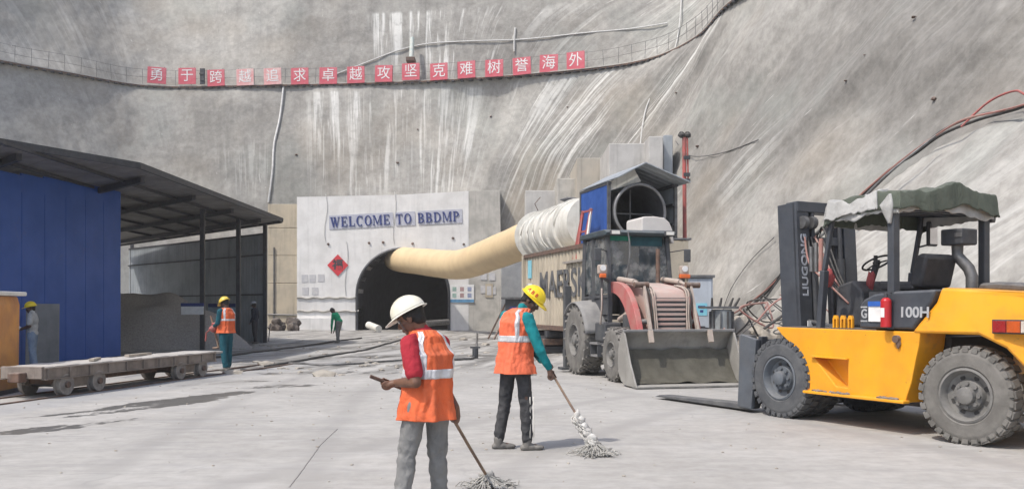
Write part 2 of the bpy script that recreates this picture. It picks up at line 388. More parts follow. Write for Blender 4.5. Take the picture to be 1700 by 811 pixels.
for k, (px, py, rx, ry, rot, a) in enumerate([(60, 712, .55, .25, .9, .9), (150, 703, .8, .16, .9, .5), (215, 680, 1.4, .2, 1.1, .8), (300, 662, 1.5, .34, 1.15, 1), (352, 657, .8, .25, 1.1, .9), (250, 672, 1.6, .12, 1.0, .9), (440, 641, 1.0, .35, .3, .55), (400, 634, 2.2, .18, .6, .4), (500, 604, 2.2, .3, .9, .35), (560, 618, 1.8, .5, 0, .55), (640, 606, 2.5, .6, .1, .5), (720, 590, 2.8, .7, 0, .6), (780, 575, 3, .8, .1, .4), (600, 592, 3, .5, .4, .6), (470, 598, 3.2, .35, .8, .7), (520, 580, 4, .4, .9, .7), (590, 568, 4, .45, .9, .7), (830, 600, 1.5, .6, 0, .35), (900, 610, 1.2, .3, 0, .35), (690, 735, .9, .2, 0, .18), (1340, 790, 1.2, .3, .5, .12), (480, 570, 6, .6, .9, .5), (700, 562, 5, .6, .3, .5)]):
    x, y = gp(px, py); wet = np.maximum(wet, a * blob2(x, y, rx, ry, rot, seed=80 + k))
attr(mg, 'wet', wet); attr(mg, 'rough', rough * near); attr(mg, 'al', al); attr(mg, 'ac', ac)
track = np.exp(-((ac + 10.15) / .55) ** 4) * near * (1 - rough * .5)
attr(mg, 'track', track)
tyre = np.zeros_like(GX)
for (xa_, ya_, xb2, yb2, bend) in ((3.0, 16.5, -3.2, 5.2, .8), (4.6, 15.9, -1.2, 4.6, .8), (-1.5, 22, 5.2, 7.2, -.7), (.3, 22.5, 7.0, 7.6, -.7), (-4.5, 24, -3.4, 6, .5), (-2.6, 24, -1.5, 6, .5)):
    L2 = (xb2 - xa_) ** 2 + (yb2 - ya_) ** 2; tt = ((GX - xa_) * (xb2 - xa_) + (GY - ya_) * (yb2 - ya_)) / L2; L_ = L2 ** .5
    dd = ((GX - xa_) * (yb2 - ya_) - (GY - ya_) * (xb2 - xa_)) / L_ - bend * np.sin(np.pi * tt)
    tyre = np.maximum(tyre, np.exp(-(dd / .17) ** 4) * sstep(tt, 0, .15) * (1 - sstep(tt, .85, 1)) * .34)
attr(mg, 'tyre', tyre * near)
ground = bpy.data.objects.new('ground', mg); C.objects.link(ground); ground['kind'] = 'structure'
m = bpy.data.materials.new('concrete_floor'); m.use_nodes = True; nt = m.node_tree; b = nt.nodes['Principled BSDF']
pos = nn(nt, 'NewGeometry').outputs['Position']
cx = nn(nt, 'CombineXYZ'); nt.links.new(at('ac'), cx.inputs[0]); nt.links.new(at('al'), cx.inputs[1]); tv = cx.outputs[0]
n1 = noi(nt, pos, .45, 7, .62); n2 = noi(nt, pos, 5, 7, .7); n3 = noi(nt, tv, 1, 6, .6, .3, (1.6, .16, 1)); n4 = noi(nt, pos, 1, 6, .65, .8, (.5, 2.2, 1))
col = mixc(nt, ramp(nt, n1, .3, .7), (.345, .334, .314), (.42, .408, .386))
col = mixc(nt, .7, col, mixc(nt, ramp(nt, n2, .25, .75), (.80, .80, .80), (1.12, 1.12, 1.12)), 'MULTIPLY')
col = mixc(nt, mth(nt, 'MULTIPLY', ramp(nt, n4, .48, .70), .28), col, (.27, .27, .275))
sl1 = noi(nt, pos, 1.6, 6, .7, 1.2, (.55, 1.8, 1)); col = mixc(nt, mth(nt, 'MULTIPLY', ramp(nt, sl1, .50, .66), .20), col, (.56,.555,.545))
rg = at('rough')
mud = mixc(nt, ramp(nt, mth(nt, 'ADD', mth(nt, 'MULTIPLY', n3, .65), mth(nt, 'MULTIPLY', n4, .35)), .40, .60), (.15, .145, .135), (.44, .43, .41))
col = mixc(nt, mth(nt, 'MULTIPLY', rg, .85), col, mud)
tm = noi(nt, pos, 1, 4, .6, .25, (.18, 2.6, 1)); mk = noi(nt, pos, .25, 3, .5)
col = mixc(nt, mth(nt, 'MULTIPLY', mth(nt, 'MULTIPLY', ramp(nt, tm, .55, .66), ramp(nt, mk, .42, .58)), .30), col, (.22, .22, .22))
col = mixc(nt, mth(nt, 'MULTIPLY', at('tyre'), ramp(nt, n2, .3, .6, .2, 1)), col, (.20, .195, .19))
col = mixc(nt, mth(nt, 'MULTIPLY', at('track'), .5), col, (.30, .305, .315))
wn_ = mth(nt, 'ADD', mth(nt, 'SUBTRACT', noi(nt, tv, 1, 7, .68, .6, (2.2, .55, 1)), .5), mth(nt, 'MULTIPLY', mth(nt, 'SUBTRACT', noi(nt, pos, 6, 5, .65), .5), .5)); wt = mth(nt, 'MULTIPLY', ramp(nt, mth(nt, 'ADD', at('wet'), mth(nt, 'MULTIPLY', wn_, 2.6)), .42, .72), ramp(nt, at('wet'), .06, .45)); col = mixc(nt, mth(nt, 'MULTIPLY', wt, .95), col, (.10, .096, .088))
# fine scattered grit and old cracks
vo = nn(nt, 'TexVoronoi', feature='DISTANCE_TO_EDGE'); vo.inputs['Scale'].default_value = .28
wv = nn(nt, 'VectorMath', operation='ADD'); nt.links.new(pos, wv.inputs[0])
nz = nn(nt, 'TexNoise'); nz.inputs['Scale'].default_value = 1.6; nt.links.new(pos, nz.inputs['Vector']); nt.links.new(nz.outputs['Color'], wv.inputs[1]); nt.links.new(wv.outputs[0], vo.inputs['Vector'])
cr = mth(nt, 'MULTIPLY', ramp(nt, vo.outputs['Distance'], .0, .010, 1, 0), ramp(nt, n1, .5, .6)); col = mixc(nt, mth(nt, 'MULTIPLY', cr, .4), col, (.25, .25, .24))
gr = noi(nt, pos, 55, 2, .5); col = mixc(nt, mth(nt, 'MULTIPLY', ramp(nt, gr, .68, .76), .35), col, (.3, .29, .27))
nt.links.new(col, b.inputs['Base Color'])
nt.links.new(ramp(nt, wt, .1, .9, .9, .45), b.inputs['Roughness']); b.inputs['Specular IOR Level'].default_value = .3
b1 = nn(nt, 'Bump'); b1.inputs['Strength'].default_value = .35; b1.inputs['Distance'].default_value = .02
nt.links.new(mth(nt, 'ADD', n2, mth(nt, 'MULTIPLY', mth(nt, 'MULTIPLY', n3, rg), 3)), b1.inputs['Height']); nt.links.new(b1.outputs[0], b.inputs['Normal'])
mg.materials.append(m)
# ------------------------------------------------------------------ shared surface materials
M_conc = mat('old_concrete', (.50, .48, .44), (.36, .35, .32), 1.2, .92, bump=.3, streak=.35, bscale=12)
M_tanconc = mat('tan_concrete', (.50, .43, .32), (.40, .35, .27), .9, .92, bump=.3, streak=.4, bscale=12)
M_whitewall = mat('whitewashed_concrete', (.76, .75, .73), (.64, .63, .61), .8, .88, bump=.2, streak=.22, bscale=10)
M_steel = mat('dull_steel', (.16, .165, .17), (.09, .09, .095), 6, .55, .6, dust=.4)
M_dark = mat('dark_paint', (.035, .04, .05), (.02, .022, .028), 5, .6, dust=.25)
M_blue = mat('blue_sheet', (.010, .088, .40), (.009, .078, .35), 1.0, .5, streak=.08, chips=.25, bump=.06, bscale=8)
M_greysheet = mat('grey_sheet', (.36, .39, .42), (.27, .30, .325), 1.0, .6, streak=.4, bump=.1)
M_roofsheet = mat('roof_sheet', (.27, .255, .24), (.18, .17, .16), 1.0, .65, streak=.4)
M_rust = mat('rusty_steel', (.16, .085, .055), (.08, .05, .04), 7, .85, .2, dust=.5)
M_redpipe = mat('faded_red_paint', (.42, .07, .06), (.28, .08, .07), 6, .6, dust=.35)
M_black = mat('black_rubber', (.02, .02, .021), (.012, .012, .013), 8, .7, dust=.3)
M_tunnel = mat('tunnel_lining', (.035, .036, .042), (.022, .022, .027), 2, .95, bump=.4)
M_duct = mat('yellow_duct_fabric', (.70, .54, .32), (.64, .48, .28), 1.2, .62, bump=.12, bscale=3, ndist=.03, dust=.12)
M_whitepaint = mat('dirty_white_paint', (.76, .75, .70), (.62, .60, .54), 2.2, .65, dust=.3, streak=.3)
M_lime = mat('lime_mortar_line', (.62, .62, .6), (.5, .5, .48), 9, .9)
M_palecap = mat('pale_tan_concrete', (.46, .42, .355), (.38, .355, .31), .9, .92, bump=.3, streak=.4)
M_rock = mat('dark_rubble', (.10, .075, .06), (.05, .04, .035), 5, .95, bump=.6, dust=.3)
M_dirt = mat('pale_dirt', (.40, .37, .32), (.30, .27, .23), 3, .95, bump=.6, bscale=14, ndist=.03)
M_white = mat('white_print', (.78, .78, .77), (.68, .68, .67), 8, .7, bump=.03)
M_pink = mat('sun_faded_red_board', (.54, .075, .11), (.60, .19, .22), 1.1, .7, bump=.05)
M_navy = mat('navy_print', (.02, .035, .16), (.03, .05, .2), 9, .6, bump=.02)

# ------------------------------------------------------------------ bench walkway, rail and the row of character boards
S0, S1 = 93.5, 156
ns = int((S1 - S0) / .35)
def bench(s, out=0, z=ZB):
    f, b = cliff_plan(np.array([s])); d = (b - f)[0]; d /= np.linalg.norm(d); p = b[0] - d * out
    return Vector((p[0], p[1], z))
wk = thing('walkway', 'narrow scaffold walkway with thin railing curving across the concrete face', 'walkway', bench(122))
base = wk.location
bp = bezier([bench(s, .02, ZB) - base for s in np.linspace(S0, S1, 40)], 4)
mb = MB()
for i in range(len(bp) - 1): mb.bar(bp[i], bp[i + 1] + (bp[i + 1] - bp[i]) * .02, .5, .05)
mb.build('deck', M_conc, wk)
mb = MB()
for i in range(len(bp) - 1):
    a = bench(S0 + (S1 - S0) * i / (len(bp) - 1), .27) - base; b_ = bench(S0 + (S1 - S0) * (i + 1) / (len(bp) - 1), .27) - base
    mb.bar(a + V(0, 0, -.08), b_ + V(0, 0, -.08), .05, .08)
mb.build('edge_beam', M_rust, wk)
n = 58
bracket = None; post = None
for i in range(n * 2):
    s = S0 + (S1 - S0) * (i + .5) / (n * 2); p = bench(s, -.15, ZB - .12) - base; q_ = bench(s, .22, ZB - .12) - base; dd = (q_ - p).normalized()
    if bracket is None:
        mb = MB(); mb.box((.2, 0, -.02), (.5, .20, .09)); bracket = mb.build('bracket', M_dark, wk); o = bracket
    else:
        o = bracket.copy(); C.objects.link(o); o.parent = wk
    o.location = p; o.rotation_euler = (0, 0, math.atan2(dd.y, dd.x))
for i in range(n):
    s = S0 + (S1 - S0) * (i + .5) / n; p = bench(s, .26, ZB) - base
    if post is None:
        mb = MB(); mb.cyl((0, 0, 0), (0, 0, 1.15), .016, n=5); post = mb.build('post', M_steel, wk); o = post
    else:
        o = post.copy(); C.objects.link(o); o.parent = wk
    o.location = p; o.rotation_euler = (random.uniform(-.06, .06), random.uniform(-.06, .06), 0)
for zz in (.55, 1.1):
    MB().tube([bench(s, .26, ZB + zz + .03 * math.sin(s)) - base for s in np.linspace(S0, S1, 150)], .013, 5).build('rail', M_steel, wk)

CH = "勇于跨越追求卓越攻坚克难树誉海外"
PXC = [260, 311, 359, 407, 453, 498, 545, 591, 637, 682, 729, 775, 821, 867, 911, 956]
desc = ['leftmost on the walkway railing', 'directly left of the dark gap', 'just right of the dark gap', 'washed out, fourth from the left', 'pale, where the white wall pipe starts below', 'right of the washed out pair', 'seventh from the left end', 'second of the two boards with this character', 'ninth in the row, below the lime runs', 'under the dark outlet box', 'right of the outlet box', 'twelfth in the row', 'thirteenth, under the upright cable', 'fourteenth, set a little lower', 'second from the right end', 'rightmost on the walkway railing']
SX = np.linspace(100, 142, 2000); BX = [bench(s, .34) for s in SX]; BPX = np.array([850 + 1500 * p.x / p.y for p in BX])
M_pale = mat('washed_out_board', (.66, .30, .30), (.70, .50, .48), 2.5, .75, bump=.05)
for i, (ch, px) in enumerate(zip(CH, PXC)):
    s = SX[int(np.argmin(abs(BPX - px)))]; p = bench(s, .36, ZB + .02 + random.uniform(-.05, .05) + (.1 if i < 2 else 0)); p2 = bench(s + .2, .36, p.z); d = (p2 - p)
    yaw = math.atan2(d.y, d.x) + random.uniform(-.03, .03)
    t = thing('character_board', 'red board with white character %s, %s' % (ch, desc[i]), 'sign board', p, yaw, 'red character boards along the walkway')
    t.rotation_euler[1] = random.uniform(-.035, .035)
    washed = i in (3, 4)
    MB().box((0, 0, .55), (1.28, .05, 1.18)).build('board', M_pale if washed else M_pink, t, bevel=.01)
    text('character', ch, .98, M_white, t, Matrix.Translation((0, -.036, .55)) @ Matrix.Rotation(R(90), 4, 'X'), .006, 0)
    MB().cyl((-.5, .06, .0), (-.5, .06, 1.2), .025, n=6).cyl((.5, .06, 0), (.5, .06, 1.2), .025, n=6).build('frame', M_steel, t)
s = SX[int(np.argmin(abs(BPX - 336)))]
o = MB().box((0, 0, .62), (.36, .12, 1.15)).box((.05, -.07, .35), (.3, .1, .12)).box((-.05, -.07, .8), (.3, .1, .12)).build('cable_box', M_dark, None, bevel=.02)
o.location = bench(s, .40, ZB + .03); tag(o, 'narrow black cable box between the second and third red boards', 'box')
s = SX[int(np.argmin(abs(BPX - 683)))]
t = thing('drain_outlet', 'dark drain outlet with a pale water stain pipe above the tenth red board', 'drain', bench(s, -.5, ZB + 1.7))
MB().box((0, -.35, -.15), (.62, .9, .30)).build('outlet_box', M_rust, t, bevel=.03)
MB().cyl((0.02, -.32, .05), (0.02, .2, 1.6), .16, n=10).build('pipe', mat('pale_pipe', (.45, .53, .50), (.6, .6, .55), 4), t, smooth=40)

# pipes, cables and small fittings fixed to the face
def face_line(name, label, cat, pts, r, m, n=6, out=.1, wob_=.0):
    P = [cliff_point(s, z, out) for s, z in pts]; P = bezier(P, 8)
    if wob_: P = [p + V(random.gauss(0, wob_), 0, random.gauss(0, wob_)) for p in P]
    b0 = P[0].copy(); o = MB().tube([p - b0 for p in P], r, n).build(name, m, None, smooth=40); o.location = b0
    return tag(o, label, cat)
face_line('drain_pipe', 'pale upright pipe running from the walkway down to the shed roof corner', 'pipe', [(116.6, 17.3), (116.3, 15), (115.9, 13), (115.7, 11), (115.4, 8.8)], .085, mat('galvanised_pipe', (.55, .55, .54), (.42, .42, .41), 3, .5))
face_line('hose_line', 'long pale hose sagging across the face above the red boards', 'hose', [(119.8, 18.2), (121, 18.7), (122.6, 19.3), (124.5, 20.1), (126.5, 20.5), (129, 20.5), (131.5, 20.3), (134.5, 20.3), (137, 20.2), (140, 20.2)], .05, M_lime)
face_line('hanging_hose', 'short upright pale hose above the thirteenth red board', 'hose', [(131.1, 21.2), (131.1, 20.4), (131.15, 19.5)], .07, M_lime)
face_line('wall_cable', 'thin upright cable on the concrete left of the red pole', 'cable', [(140.6, 22), (141.7, 18), (142.3, 14), (142.9, 11), (143.1, 9)], .045, M_lime)
face_line('wall_cable', 'thin dark cable hanging across the flank behind the forklift mast', 'cable', [(162.5, 1.2), (162.8, 2.2), (163.6, 3.2), (165, 4.0)], .014, M_dark)
face_line('wall_cable', 'thin grey cable swagged from the red pole head to the right flank', 'cable', [(148.5, 10.6), (152, 9.2), (156, 8.6), (160.4, 8.4)], .02, M_dark)
for k, (s, z, sz) in enumerate([(a_, b_, c_ * .6) for a_, b_, c_ in [(126.0, 14.0, .12), (124.6, 11.6, .2), (130.4, 14.8, .16), (135, 15.0, .12), (145.8, 14.0, .14), (152.5, 9.6, .2), (166.1, 9.5, .1), (166.9, 10.2, .06), (169.0, 10.9, .13), (171.6, 7.6, .16), (117.4, 12.2, .18)]]):
    o = MB().lump((0, 0, 0), (sz, sz * .8, sz * .6), k, .4, 1).tube([(0, 0, 0), (sz * 1.2, -.02, sz * .3)], .012, 5).build('rock_bolt', M_rust)
    o.location = cliff_point(s, z, .05); tag(o, ['rusty anchor stub left of centre below the boards', 'dark anchor plate above the portal top edge', 'anchor stub above a pale drip under the eleventh board', 'small anchor stub in the streaked corner', 'anchor stub high in the pale diagonal band', 'dark broken anchor right of the red pole', 'small dark anchor on the upper right flank', 'tiny dark anchor on the upper right flank', 'dark anchor at the head of a white diagonal scratch', 'dark anchor stub above the hose ridge', 'dark anchor bracket beside the upright pipe'][k], 'anchor bolt')

# hoses along the ridge of the right-hand flank
hp = [(162.6, .5), (164.5, 1.0), (165.8, 1.4), (167.5, 2.3), (169, 3.3), (170.6, 4.6), (171.7, 5.35), (172.6, 5.75), (173.6, 6.1), (174.6, 6.3), (175.5, 6.3), (176.6, 6.2), (179, 6.3), (183, 6.5)]
def ridge(name, label, m, r, dz, out, seed):
    random.seed(seed); P = [cliff_point(s, z + dz + random.uniform(-.09, .09), out + .5 + random.uniform(0, .12)) for s, z in hp]; P = bezier(P, 8)
    b0 = P[0].copy(); o = MB().tube([p - b0 for p in P], r, 7).build(name, m, None, smooth=40); o.location = b0
    return tag(o, label, 'hose')
ridge('black_hose', 'thick black hose lying along the ridge of the right flank', M_black, .042, 0, .05, 3)
ridge('black_hose', 'thinner black hose twisted along the ridge just above the thick one', M_black, .03, .1, .0, 4)
M_dustred = mat('dusty_red_hose', (.34, .12, .10), (.30, .17, .14), 5, .8, dust=.5)
ridge('red_hose', 'faded red hose looping along the ridge of the right flank', M_dustred, .028, .02, .15, 5)
face_line('red_hose', 'short loop of bright red hose on the ridge at the right edge', 'hose', [(174.3, 6.2), (174.8, 6.75), (175.6, 6.85), (176.4, 6.6), (178, 6.6)], .03, M_redpipe, out=.6)
face_line('grey_hose', 'pale grey hose running down the lower flank beside the ridge', 'hose', [(174.0, 6.0), (173.0, 5.0), (172, 4.0), (170.5, 2.9), (168.5, 1.6)], .03, M_steel, out=.75)

# ------------------------------------------------------------------ tunnel portal
PY = 60.0
pt = thing('tunnel_portal', 'whitewashed concrete tunnel portal with a dark horseshoe opening', 'tunnel portal', (-7.2, PY, 0))
def xw(px, Y=PY): return (px - 850) / 1500 * Y
def zw(py, Y=PY): return 1.5 - (py - 510) / 1500 * Y
L, Rr, T = xw(493) + 7.2, xw(830) + 7.2, zw(318)
cxp, czp, rp = xw(669) + 7.2, zw(489), 3.05
mid = xw(778) + 7.2
arch = [(cxp - rp, -.2), (cxp - rp, czp)] + [(cxp + rp * math.cos(R(180 - a)), czp + rp * math.sin(R(180 - a))) for a in (8,16,24,32,40,48,56,64,72,80,85,90,95,100,108,116,124,132,140,148,156,164,172)] + [(cxp + rp, czp), (cxp + rp, -.2)]
def slab(x0, x1, z0, z1, name, m, y=0, th=2.2):
    return MB().box(((x0 + x1) / 2, y + th / 2, (z0 + z1) / 2), (x1 - x0, th, z1 - z0)).build(name, m, pt, bevel=.02)
# wall built from polygons round the arch (left, right, above), then painted slabs
arc_l = [p for p in arch if p[0] <= cxp + .01]; arc_r = [p for p in arch if p[0] >= cxp - .01]
MB().prism([(L, -.2), (L, T - .35), (cxp, T - .2)] + arc_l[::-1], 0, 2.4).build('portal_wall', M_whitewall, pt)
MB().prism([(cxp, T - .2), (mid, T + .05), (mid, -.2)] + arc_r[::-1], 0, 2.4).build('portal_wall', M_whitewall, pt)
MB().prism([(mid, -.2), (mid, T + .08), (Rr, T + .1), (Rr + .15, -.2)], .015, 2.5).build('portal_wing', M_conc, pt, bevel=.02)
MB().prism([(Rr, T + .1), (Rr + .15, -.2), (Rr + 3.3, -.2), (Rr + 3.0, T - .6)], 1.8, 3.0).build('side_wall', M_conc, pt)
slab(L - .05, xw(560) + 7.2, -.2, zw(527), 'plinth', M_whitewall, -.35, .4)
# two shotcrete ledges and cables left of the opening
for z_, a, b_ in ((zw(494), L, xw(590) + 7.2), (zw(516), L, xw(596) + 7.2)):
    MB().tube([(a + (b_ - a) * i / 20, -.05, z_ + .04 * math.sin(i * 1.3)) for i in range(21)], .07, 6).build('ledge_pipe', M_conc, pt)
for px, p0, p1 in ((541, 322, 400), (655, 318, 405), (575, 400, 490)):
    MB().tube([(xw(px) + 7.2 + .1 * math.sin(k), -.04, zw(p0 + (p1 - p0) * k / 6)) for k in range(7)], .018, 5).build('cable', M_lime, pt)
# tunnel lining: a vault running into the hill
mb = MB(); inner = [(x, z) for x, z in arch]
def vault(u, v):
    k = u * (len(inner) - 1); i = min(int(k), len(inner) - 2); f = k - i
    return (inner[i][0] * (1 - f) + inner[i + 1][0] * f, .02 + v * 55, inner[i][1] * (1 - f) + inner[i + 1][1] * f)
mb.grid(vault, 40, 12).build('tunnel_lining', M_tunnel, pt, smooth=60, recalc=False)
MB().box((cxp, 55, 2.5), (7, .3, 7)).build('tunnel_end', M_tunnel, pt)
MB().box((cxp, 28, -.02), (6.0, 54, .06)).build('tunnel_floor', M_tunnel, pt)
mb = MB()
for k in range(8):
    a = R(180 - (12 + k * 22)); pass
rim = [(cxp + (rp + .01) * math.cos(R(180 - a)), -.03, czp + (rp + .01) * math.sin(R(180 - a))) for a in range(0, 181, 6)]
MB().tube([(cxp - rp - .01, -.03, 0)] + rim + [(cxp + rp + .01, -.03, 0)], .10, 6).build('arch_rim', M_dark, pt)
# small bolts and fixings over the arch
for k, (px, py) in enumerate([(613, 403), (636, 402), (685, 404), (752, 395), (770, 405), (545, 405)]):
    MB().lump((xw(px) + 7.2, -.05, zw(py)), (.1, .06, .09), k, .3, 1).build('fixing', M_rust, pt)
# faint notices pinned beside the arch
M_notice = mat('faded_notice', (.46, .46, .48), (.56, .55, .54), 5, .8)
for px, py in ((506, 462), (519, 462), (533, 461), (507, 483), (523, 483), (803, 458), (817, 459), (803, 480), (818, 482)):
    MB().box((xw(px) + 7.2, -.012, zw(py)), (.42, .02, .5)).build('notice', M_notice, pt)
t = thing('safety_poster', 'white poster of small pictures with a blue foot, right of the tunnel mouth', 'poster', (xw(767), PY - .03, zw(487)))
MB().box((0, -.01, 0), (1.6, .03, 1.2)).build('sheet', M_white, t)
MB().box((0, -.03, -.48), (1.6, .012, .2)).build('foot_band', mat('poster_blue', (.12, .30, .5)), t)
for k in range(6): MB().box((-.5 + .5 * (k % 3), -.03, .3 - .42 * (k // 3)), (.26, .012, .28)).build('picture', mat('poster_picture%d' % (k % 3), [(.35, .5, .45), (.45, .3, .3), (.3, .35, .5)][k % 3]), t)
t = thing('spray_mark_board', 'small faded tan panel low on the portal wing wall', 'panel', (xw(812), PY - .01, zw(482)))
MB().box((0, -.01, 0), (.5, .03, .9)).build('sheet', M_tanconc, t); MB().box((0, -.03, 0), (.3, .012, .6)).build('print', M_notice, t)

# red diamond with a good-fortune character
t = thing('diamond_sign', 'red diamond paper with a black character on the wall left of the tunnel mouth', 'sign', (xw(561), PY - .03, zw(440)))
MB().prism([(0, -.72), (.70, 0), (0, .72), (-.70, 0)], -.03, 0).build('paper', mat('bright_red_paper', (.62, .035, .05), (.55, .04, .05), 3, .6), t)
text('character', '福', .72, M_dark, t, Matrix.Translation((0, -.04, 0)) @ Matrix.Rotation(R(90), 4, 'X'), .004, .02)

# welcome lettering: hand-built slab serif capitals on a grey strip
def serif_glyphs(ch):
    """list of convex polygons in a cell one unit high; thick stems, thin strokes and serifs"""
    P = []; S_ = .20; T_ = .07; s_ = .06
    def rect(a, b, c, d): P.append([(a, b), (c, b), (c, d), (a, d)])
    def stem(x): rect(x, 0, x + S_, 1); rect(x - s_, 0, x + S_ + s_, T_); rect(x - s_, 1 - T_, x + S_ + s_, 1)
    def diag(x0, y0, x1, y1, w_): P.append([(x0, y0), (x0 + w_, y0), (x1 + w_, y1), (x1, y1)])
    def bowl(cx_, cy, rx, ry, a0, a1, tk=S_, n=10):
        for i in range(n):
            A, B = R(a0 + (a1 - a0) * i / n), R(a0 + (a1 - a0) * (i + 1) / n)
            ix, iy = rx - tk, ry - T_ * 1.2
            P.append([(cx_ + rx * math.cos(A), cy + ry * math.sin(A)), (cx_ + rx * math.cos(B), cy + ry * math.sin(B)), (cx_ + ix * math.cos(B), cy + iy * math.sin(B)), (cx_ + ix * math.cos(A), cy + iy * math.sin(A))])
    if ch == 'W':
        diag(.02, 1, .27, 0, .19); diag(.50, .9, .29, 0, .10); diag(.42, 1, .66, 0, .19); diag(1.0, 1, .72, 0, .09); rect(-.04, .94, .28, 1); rect(.36, .94, .66, 1); rect(.9, .94, 1.16, 1); return P, 1.18
    if ch == 'E': stem(.08); rect(.28, 0, .74, T_); rect(.28, .93, .72, 1); rect(.28, .47, .55, .54); rect(.68, 0, .76, .26); rect(.66, .76, .73, 1); rect(.5, .36, .56, .66); return P, .84
    if ch == 'L': stem(.08); rect(.28, 0, .72, T_); rect(.67, 0, .74, .28); return P, .80
    if ch in 'CO':
        if ch == 'O': bowl(.47, .5, .44, .52, 0, 360, n=24); return P, .96
        bowl(.47, .5, .44, .52, 50, 310, n=18); rect(.72, .68, .79, 1.0); return P, .90
    if ch == 'M': rect(.06, 0, .13, 1); rect(0, 0, .22, T_); rect(-.02, .93, .2, 1); diag(.08, 1, .46, .08, .17); diag(.88, 1, .5, .08, .06); rect(.86, 0, 1.06, 1); rect(.79, 0, 1.13, T_); rect(.9, .93, 1.12, 1); return P, 1.18
    if ch == 'T': stem(.30); rect(0, .93, .80, 1); rect(0, .72, .06, 1); rect(.74, .72, .80, 1); return P, .86
    if ch == 'B': stem(.08); bowl(.36, .74, .38, .26, -90, 90); bowl(.36, .27, .44, .27, -90, 90); rect(.28, .93, .37, 1); rect(.28, .47, .37, .54); rect(.28, 0, .37, .065); return P, .88
    if ch == 'D': stem(.08); bowl(.36, .5, .54, .5, -90, 90, n=14); rect(.28, 0, .37, .07); rect(.28, .93, .37, 1); return P, .98
    if ch == 'P': stem(.08); bowl(.36, .72, .40, .28, -90, 90); rect(.28, .93, .37, 1); rect(.28, .44, .37, .51); return P, .84
    return P, .5
xa, za, xb, zb_ = xw(549), zw(369), xw(765), zw(358.5)
t = thing('welcome_sign', 'navy WELCOME TO BBDMP lettering on a grey strip above the tunnel mouth', 'sign', ((xa + xb) / 2, PY - .03, (za + zb_) / 2 ))
M_strip = mat('grey_sign_strip', (.42, .43, .50), (.50, .51, .56), 2, .75)
W_ = xb - xa; sl_ = (zb_ - za) / W_
t.rotation_euler = (0, -math.atan(sl_), 0)
for a, b_ in ((-.512, -.02), (.0, .15), (.175, .512)):
    MB().box(((a + b_) / 2 * W_, 0, 0), ((b_ - a) * W_, .03, .92)).build('backing_strip', M_strip, t)
word = "WELCOME TO BBDMP"; adv = [serif_glyphs(c)[1] + .12 for c in word]; tot = sum(adv); kx = W_ / tot; x = -W_ / 2
for c, ad in zip(word, adv):
    polys, _ = serif_glyphs(c)
    if polys:
        mb = MB()
        for j, p in enumerate(polys): mb.prism([(x + a * kx, (b_ - .5) * .66) for a, b_ in p], -.06 - .0006 * j, -.02)
        mb.build('letter', M_navy, t)
    x += ad * kx

# tan slab column of stacked blocks left of the portal
tc_ = thing('stacked_block_wall', 'tan concrete block pier between the shed and the white portal', 'wall', (xw(468), PY + .2, 0))
for k, (pa, pb) in enumerate(((560, 522), (521.4, 470), (469.4, 424), (423.4, 378), (377.4, 338))):
    MB().box((0, .9, (zw(pa) + zw(pb)) / 2), (xw(492.5) - xw(443), 1.9 - .02 * k, zw(pb) - zw(pa))).build('block', M_tanconc, tc_, bevel=.03)
MB().cyl((-.55, -.1, 0), (-.55, -.1, 5.5), .05, n=6).build('conduit', M_steel, tc_)
MB().cyl((-1, -.12, 1.05), (1, -.12, 1.0), .05, n=6).build('conduit', M_steel, tc_)
t = MB()
for k in range(16): t.lump((random.uniform(-.7, .7), random.uniform(-.4, .3), random.uniform(0, .75) * (1 - .3 * random.random())), random.uniform(.15, .4), k, .5, 2)
o = t.build('rubble_heap', M_rock); o.location = (xw(472, 58), 58, 0); tag(o, 'brown rubble heap at the foot of the tan block pier', 'rubble')

# concrete boxes on the shoulder of the face above the fan house
M_box = mat('pale_form_concrete', (.52, .51, .49), (.42, .41, .395), 1, .9, streak=.3, bump=.2)
def cblock(px0, px1, py0, py1, Y, dy, name, label, m=None, cat='concrete block'):
    o = MB().box((0, dy / 2, (zw(py0, Y) - zw(py1, Y)) / 2), (xw(px1, Y) - xw(px0, Y), dy, zw(py0, Y) - zw(py1, Y))).build(name, m or M_box, bevel=.04)
    o.location = (xw((px0 + px1) / 2, Y), Y, zw(py1, Y)); return tag(o, label, cat)
cblock(1011, 1074, 238, 305, 48, 6, 'concrete_block', 'large pale concrete block above the fan house roof ridge')
cblock(1077, 1101, 226, 300, 46.5, 6, 'concrete_block', 'tall pale concrete block just left of the red pole')
cblock(1101.5, 1117, 224, 300, 47.2, 4, 'concrete_pillar', 'narrow grey concrete pillar beside the tall pale block', M_greysheet, 'pillar')
cblock(958, 1008, 262, 330, 53, 7, 'concrete_block', 'tan stained concrete block left of the large pale one', M_palecap)
cblock(925, 957, 296, 345, 55, 6, 'concrete_block', 'lowest pale concrete step behind the white duct', M_conc)
cblock(872, 924, 316, 400, 57.5, 4, 'concrete_wall', 'pale form-marked wall right of the portal shadow', M_box, 'wall')
cblock(832, 890, 400, 560, 52, 1.5, 'steel_screen', 'grey steel screen in shade between the portal and the container', mat('pale_screen', (.30, .31, .32), (.24, .25, .26), 2, .8), 'screen')
t = thing('switch_cabinet', 'small dark cabinet with a flat cap under the yellow duct', 'cabinet', (xw(855, 44), 44, 0))
MB().box((0, 0, .9), (.95, .6, 2.0)).build('cabinet_body', M_dark, t, bevel=.02); MB().box((0, 0, 1.95), (1.35, .9, .1)).build('cap', M_steel, t); MB().box((.05, -.31, 1.1), (.6, .03, .9)).build('door', M_navy, t)
